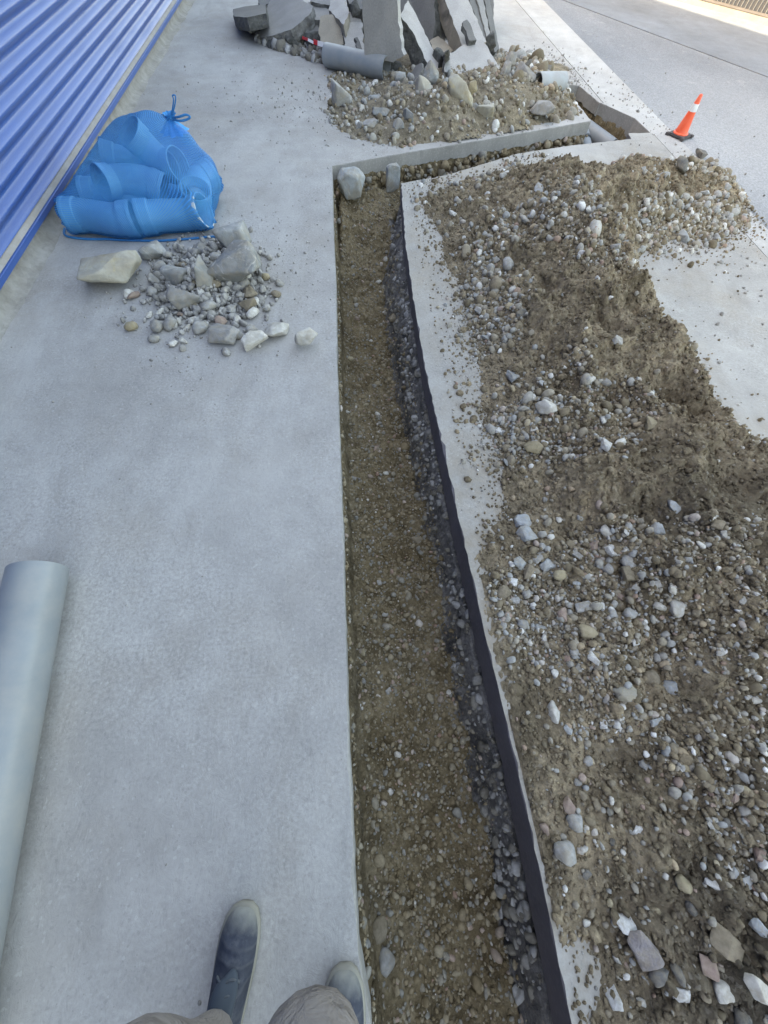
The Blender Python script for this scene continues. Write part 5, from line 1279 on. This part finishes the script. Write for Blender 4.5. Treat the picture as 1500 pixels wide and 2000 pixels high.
# ------------------------------------------------------------------ fence across the road
m_fw = simple('fence_wall', (0.20, 0.18, 0.15), 0.85, nb=(30, 0.4, 0.01)); m_fm = simple('fence_slat', (0.03, 0.03, 0.034), 0.5); m_fe = simple('fence_edge', (0.16, 0.155, 0.15), 0.4); m_fr = simple('fence_rail', (0.09, 0.08, 0.078), 0.6)
fence = empty('fence', (f_[0], f_[1], 0)); tag(fence, 'dark vertical slat fence on a low pale wall across the road', 'fence')
fence.rotation_euler.z = math.atan2(fd[1], fd[0])
bm = bmesh.new(); box_bm(bm, (-5, 0.0, -0.02), (13, 0.12, 0.055)); link('base_wall', frombm('base_wall', bm, m_fw), fence)
bm = bmesh.new(); box_bm(bm, (-5, 0.02, 0.056), (13, 0.07, 0.085), 0.006); link('bottom_rail', frombm('bottom_rail', bm, m_fr), fence)
bm = bmesh.new(); box_bm(bm, (-5, 0.02, 0.95), (13, 0.07, 0.98), 0.006); link('top_rail', frombm('top_rail', bm, m_fr), fence)
bm = bmesh.new(); box_bm(bm, (-0.022, 0.04, 0.085), (0.022, 0.055, 0.95), 0.004); ms = frombm('slat', bm, m_fm)
bm = bmesh.new(); box_bm(bm, (-0.005, 0.028, 0.085), (0.005, 0.058, 0.95), 0.001); mp = frombm('edge_bar', bm, m_fe)
for i in range(-25, 70):
    o = link('slat', ms, fence); o.location = (i * 0.064, 0, 0)
    o = link('edge_bar', mp, fence); o.location = (i * 0.064 + 0.031, 0, 0)

# ------------------------------------------------------------------ person holding the camera
m_skin = simple('skin', (0.45, 0.28, 0.20), 0.6); m_hair = simple('hair', (0.03, 0.025, 0.02), 0.6)
def cloth(name, col, dust, amt):
    a = N(name)
    c = a.ramp(a.noise(6, 5), [(0.3, [v * 0.85 for v in col]), (0.7, [v * 1.12 for v in col])])
    c = a.mix(a.math('MULTIPLY', a.ramp(a.noise(11, 7, 0.7), [(0.42, 0.0), (0.7, 1.0)]), amt), c, dust)
    n_ = a.bump(a.noise(7, 5, 0.55, None, 1.5), 0.8, 0.05); n_ = a.bump(a.noise(300, 2), 0.3, 0.001, n_)
    return a.done(c, 0.9, n_, 0.15)
m_tro = cloth('trouser_cloth', (0.20, 0.182, 0.178), (0.27, 0.255, 0.245), 0.4); m_jac = cloth('jacket_cloth', (0.10, 0.12, 0.16), (0.2, 0.2, 0.2), 0.2)
def skin_mesh(name, verts, edges, rads, root, mat, parent=None, sub=2):
    me = bpy.data.meshes.new(name); me.from_pydata(verts, edges, []); me.update(); o = link(name, me, parent)
    me.materials.append(mat)
    m = o.modifiers.new('skin', 'SKIN'); m.use_smooth_shade = True
    for i, r_ in enumerate(rads):
        sv = me.skin_vertices[0].data[i]; sv.radius = r_ if not np.isscalar(r_) else (r_, r_); sv.use_root = (i == root)
    s = o.modifiers.new('sub', 'SUBSURF'); s.levels = sub; s.render_levels = sub
    return o
# joints
hipC = (-0.26, -0.84, 0.80)
LA, LK, LH = (-0.41, -0.715, 0.09), (-0.46, -0.515, 0.46), (-0.35, -0.84, 0.74)
RA, RK, RH = (-0.112, -0.835, 0.09), (-0.14, -0.525, 0.43), (-0.17, -0.84, 0.74)
body_v = [hipC, (-0.26, -0.80, 1.0), (-0.25, -0.70, 1.22), (-0.24, -0.62, 1.36), (-0.24, -0.56, 1.47), (-0.24, -0.50, 1.58), (-0.24, -0.47, 1.68),
          LH, LK, LA, (-0.385, -0.58, 0.038), RH, RK, RA, (-0.105, -0.70, 0.038),
          (-0.43, -0.64, 1.33), (-0.44, -0.42, 1.16), (-0.20, -0.16, 1.38), (-0.14, -0.11, 1.44),
          (-0.05, -0.64, 1.33), (0.12, -0.42, 1.16), (0.10, -0.18, 1.38), (0.09, -0.12, 1.45)]
body_e = [(0, 1), (1, 2), (2, 3), (3, 4), (4, 5), (5, 6), (0, 7), (7, 8), (8, 9), (9, 10), (0, 11), (11, 12), (12, 13), (13, 14), (3, 15), (15, 16), (16, 17), (17, 18), (3, 19), (19, 20), (20, 21), (21, 22)]
body_r = [(0.13, 0.10), (0.12, 0.09), (0.14, 0.10), (0.11, 0.08), 0.055, (0.075, 0.085), (0.06, 0.07), 0.075, 0.055, 0.035, 0.02, 0.075, 0.055, 0.035, 0.02, 0.05, 0.04, 0.028, 0.035, 0.05, 0.04, 0.028, 0.035]
person = skin_mesh('person', body_v, body_e, body_r, 0, m_skin)
tag(person, 'person crouching at the bottom edge in grey-brown trousers and dusty dark shoes', 'person')
# fingers on each hand closing round the phone
for base, sx in (((-0.14, -0.11, 1.44), 1), ((0.09, -0.12, 1.45), -1)):
    for k in range(5):
        z0 = base[2] + 0.03 - 0.018 * k; ln = [0.04, 0.065, 0.07, 0.065, 0.05][k]
        V_ = [(base[0] + 0.01 * sx, base[1] - 0.005, z0), (base[0] + sx * ln * 0.5, base[1] + 0.012, z0 + (0.02 if k == 0 else 0)), (base[0] + sx * ln * 0.85, base[1] + 0.002, z0 + (0.03 if k == 0 else 0.0))]
        skin_mesh('finger', V_, [(0, 1), (1, 2)], [0.011, 0.009, 0.007], 0, m_skin, person, 1)
tv = [(-0.26, -0.83, 0.98), hipC, LH, (-0.37, -0.67, 0.60), LK, (-0.42, -0.625, 0.26), (-0.400, -0.668, 0.085), RH, (-0.15, -0.70, 0.585), RK, (-0.118, -0.68, 0.25), (-0.112, -0.82, 0.085)]
te = [(0, 1), (1, 2), (2, 3), (3, 4), (4, 5), (5, 6), (1, 7), (7, 8), (8, 9), (9, 10), (10, 11)]
tr = [(0.155, 0.12), (0.165, 0.13), 0.105, 0.10, (0.083, 0.083), 0.062, 0.054, 0.105, 0.10, (0.110, 0.108), 0.078, 0.064]
skin_mesh('trousers', tv, te, tr, 1, m_tro, person)
jv = [(-0.26, -0.82, 0.90), (-0.26, -0.80, 1.02), (-0.25, -0.70, 1.22), (-0.24, -0.62, 1.37), (-0.24, -0.585, 1.44), (-0.43, -0.64, 1.33), (-0.44, -0.42, 1.16), (-0.215, -0.18, 1.365), (-0.05, -0.64, 1.33), (0.12, -0.42, 1.16), (0.102, -0.20, 1.365)]
je = [(0, 1), (1, 2), (2, 3), (3, 4), (3, 5), (5, 6), (6, 7), (3, 8), (8, 9), (9, 10)]
jr = [(0.17, 0.14), (0.16, 0.125), (0.17, 0.13), (0.14, 0.11), 0.075, 0.068, 0.056, 0.042, 0.068, 0.056, 0.042]
skin_mesh('jacket', jv, je, jr, 2, m_jac, person)
hd = Vector((-0.24, -0.47, 1.63))
for sx in (-1, 1):
    V, F = stone_verts(np.random.RandomState(1), 2, 0, (0.012, 0.02, 0.03), 0, 0.0); e = link('ear', fast('ear', V, F, m_skin, True), person); e.location = hd + Vector((0.082 * sx, -0.01, 0.0))
    V, F = stone_verts(np.random.RandomState(2), 2, 0, (0.012, 0.012, 0.010), 0, 0.0); e = link('eye', fast('eye', V, F, m_tw, True), person); e.location = hd + Vector((0.032 * sx, 0.082, 0.0))
V, F = stone_verts(np.random.RandomState(3), 2, 0, (0.014, 0.022, 0.024), 0, 0.0); e = link('nose', fast('nose', V, F, m_skin, True), person); e.location = hd + Vector((0, 0.094, -0.025))
V, F = stone_verts(np.random.RandomState(4), 2, 0, (0.028, 0.010, 0.007), 0, 0.0); e = link('mouth', fast('mouth', V, F, m_tr, True), person); e.location = hd + Vector((0, 0.078, -0.062))
V, F = stone_verts(np.random.RandomState(5), 3, 0, (0.092, 0.105, 0.085), 0, 0.05); e = link('hair', fast('hair', V, F, m_hair, True), person); e.location = hd + Vector((0, -0.025, 0.052))
# shoes
def shoe_mat():
    a = N('dusty_shoe')
    c = a.ramp(a.noise(14, 6, 0.65), [(0.32, (0.022, 0.027, 0.042)), (0.68, (0.055, 0.063, 0.085))])
    sep = a.n('SeparateXYZ'); a.l(a.co, sep.inputs[0])
    mr = a.n('MapRange'); mr.inputs[1].default_value = 0.14; mr.inputs[2].default_value = 0.19; a.l(a.math('ADD', sep.outputs[1], a.math('MULTIPLY', a.noise(22, 4), 0.05)), mr.inputs[0])
    c = a.mix(a.math('MULTIPLY', mr.outputs[0], 0.8), c, (0.27, 0.27, 0.245))
    wv = a.n('TexWave', bands_direction='Y'); wv.inputs['Scale'].default_value = 7.0; wv.inputs['Distortion'].default_value = 9.0; wv.inputs['Detail'].default_value = 3; a.l(a.co, wv.inputs['Vector'])
    c = a.mix(a.math('MULTIPLY', a.ramp(wv.outputs['Fac'], [(0.8, 0.0), (1.0, 1.0)]), 0.2), c, (0.14, 0.145, 0.15))
    c = a.mix(a.math('MULTIPLY', a.ramp(a.noise(30, 6, 0.7), [(0.5, 0.0), (0.7, 1.0)]), 0.3), c, (0.2, 0.21, 0.22))
    return a.done(c, 0.8, a.bump(wv.outputs['Fac'], 0.5, 0.006, a.bump(a.noise(40, 5), 0.4, 0.006)), 0.3)
m_shoe = shoe_mat(); m_sole = simple('shoe_sole', (0.22, 0.21, 0.18), 0.8); m_sock = simple('shoe_tongue', (0.045, 0.06, 0.08), 0.8); m_lace = simple('shoe_lace', (0.07, 0.08, 0.095), 0.8)
def shoe(loc, rotz, name):
    # local: toe towards +y, length 0.33
    prof = [ # y, half width left, right, top height, wall flare
     (-0.150, 0.028, 0.028, 0.075), (-0.138, 0.042, 0.042, 0.098), (-0.10, 0.047, 0.047, 0.108), (-0.05, 0.048, 0.048, 0.104), (0.0, 0.052, 0.052, 0.086), (0.05, 0.058, 0.056, 0.070), (0.10, 0.060, 0.055, 0.060), (0.135, 0.053, 0.048, 0.053), (0.158, 0.038, 0.034, 0.043), (0.168, 0.018, 0.017, 0.034)]
    def loft(ring, cap=True):
        n = len(ring[0]); V = [p for r_ in ring for p in r_]; F = []
        for i in range(len(ring) - 1):
            for k in range(n): F.append((i * n + k, i * n + (k + 1) % n, (i + 1) * n + (k + 1) % n, (i + 1) * n + k))
        F.append(tuple(range(n - 1, -1, -1))); F.append(tuple(range((len(ring) - 1) * n, len(ring) * n))); return V, F
    up = []; so = []
    for y, a, b, h in prof:
        r1 = []
        for k in range(20):
            t = 2 * math.pi * k / 20; c_ = math.cos(t); s_ = math.sin(t)
            x = (b if c_ > 0 else a) * math.copysign(abs(c_) ** 0.75, c_); z = 0.020 + (h - 0.020) * max(0, s_) ** 0.8 if s_ >= 0 else 0.020
            r1.append((x * (1.0 if s_ < 0.3 else 1 - 0.12 * s_), y, z))
        up.append(r1)
        so.append([((b if math.cos(2 * math.pi * k / 20) > 0 else a) * 1.07 * math.cos(2 * math.pi * k / 20), y * 1.03, 0.014 + 0.014 * math.copysign(abs(math.sin(2 * math.pi * k / 20)) ** 0.4, math.sin(2 * math.pi * k / 20)) + 0.0005) for k in range(20)])
    V, F = loft(up); o = link('shoe', pymesh('shoe', V, F, m_shoe), person)
    V, F = loft(so); link('sole', pymesh('sole', V, F, m_sole), o)
    V, F = stone_verts(np.random.RandomState(9), 3, 0, (0.036, 0.062, 0.02), 0, 0.02); t_ = link('tongue', fast('tongue', V, F, m_sock, True), o); t_.location = (0, 0.005, 0.085); t_.rotation_euler.x = -0.35
    for k in range(4):
        y = 0.045 - 0.024 * k; z = 0.079 + 0.0095 * k
        V, F = cordp([(-0.033, y, z - 0.012), (-0.012, y - 0.006, z + 0.002), (0.012, y + 0.004, z + 0.002), (0.033, y - 0.004, z - 0.012)], 0.0032); link('lace', pymesh('lace', V, F, m_lace), o)
    o.location = loc; o.rotation_euler.z = rotz; o.scale = (0.92, 1, 1); s_ = o.modifiers.new('sub', 'SUBSURF'); s_.levels = 1; s_.render_levels = 2
    return o
shoe((-0.402, -0.625, 0.002), -0.17, 'shoe')
shoe((-0.108, -0.775, 0.002), -0.05, 'shoe')
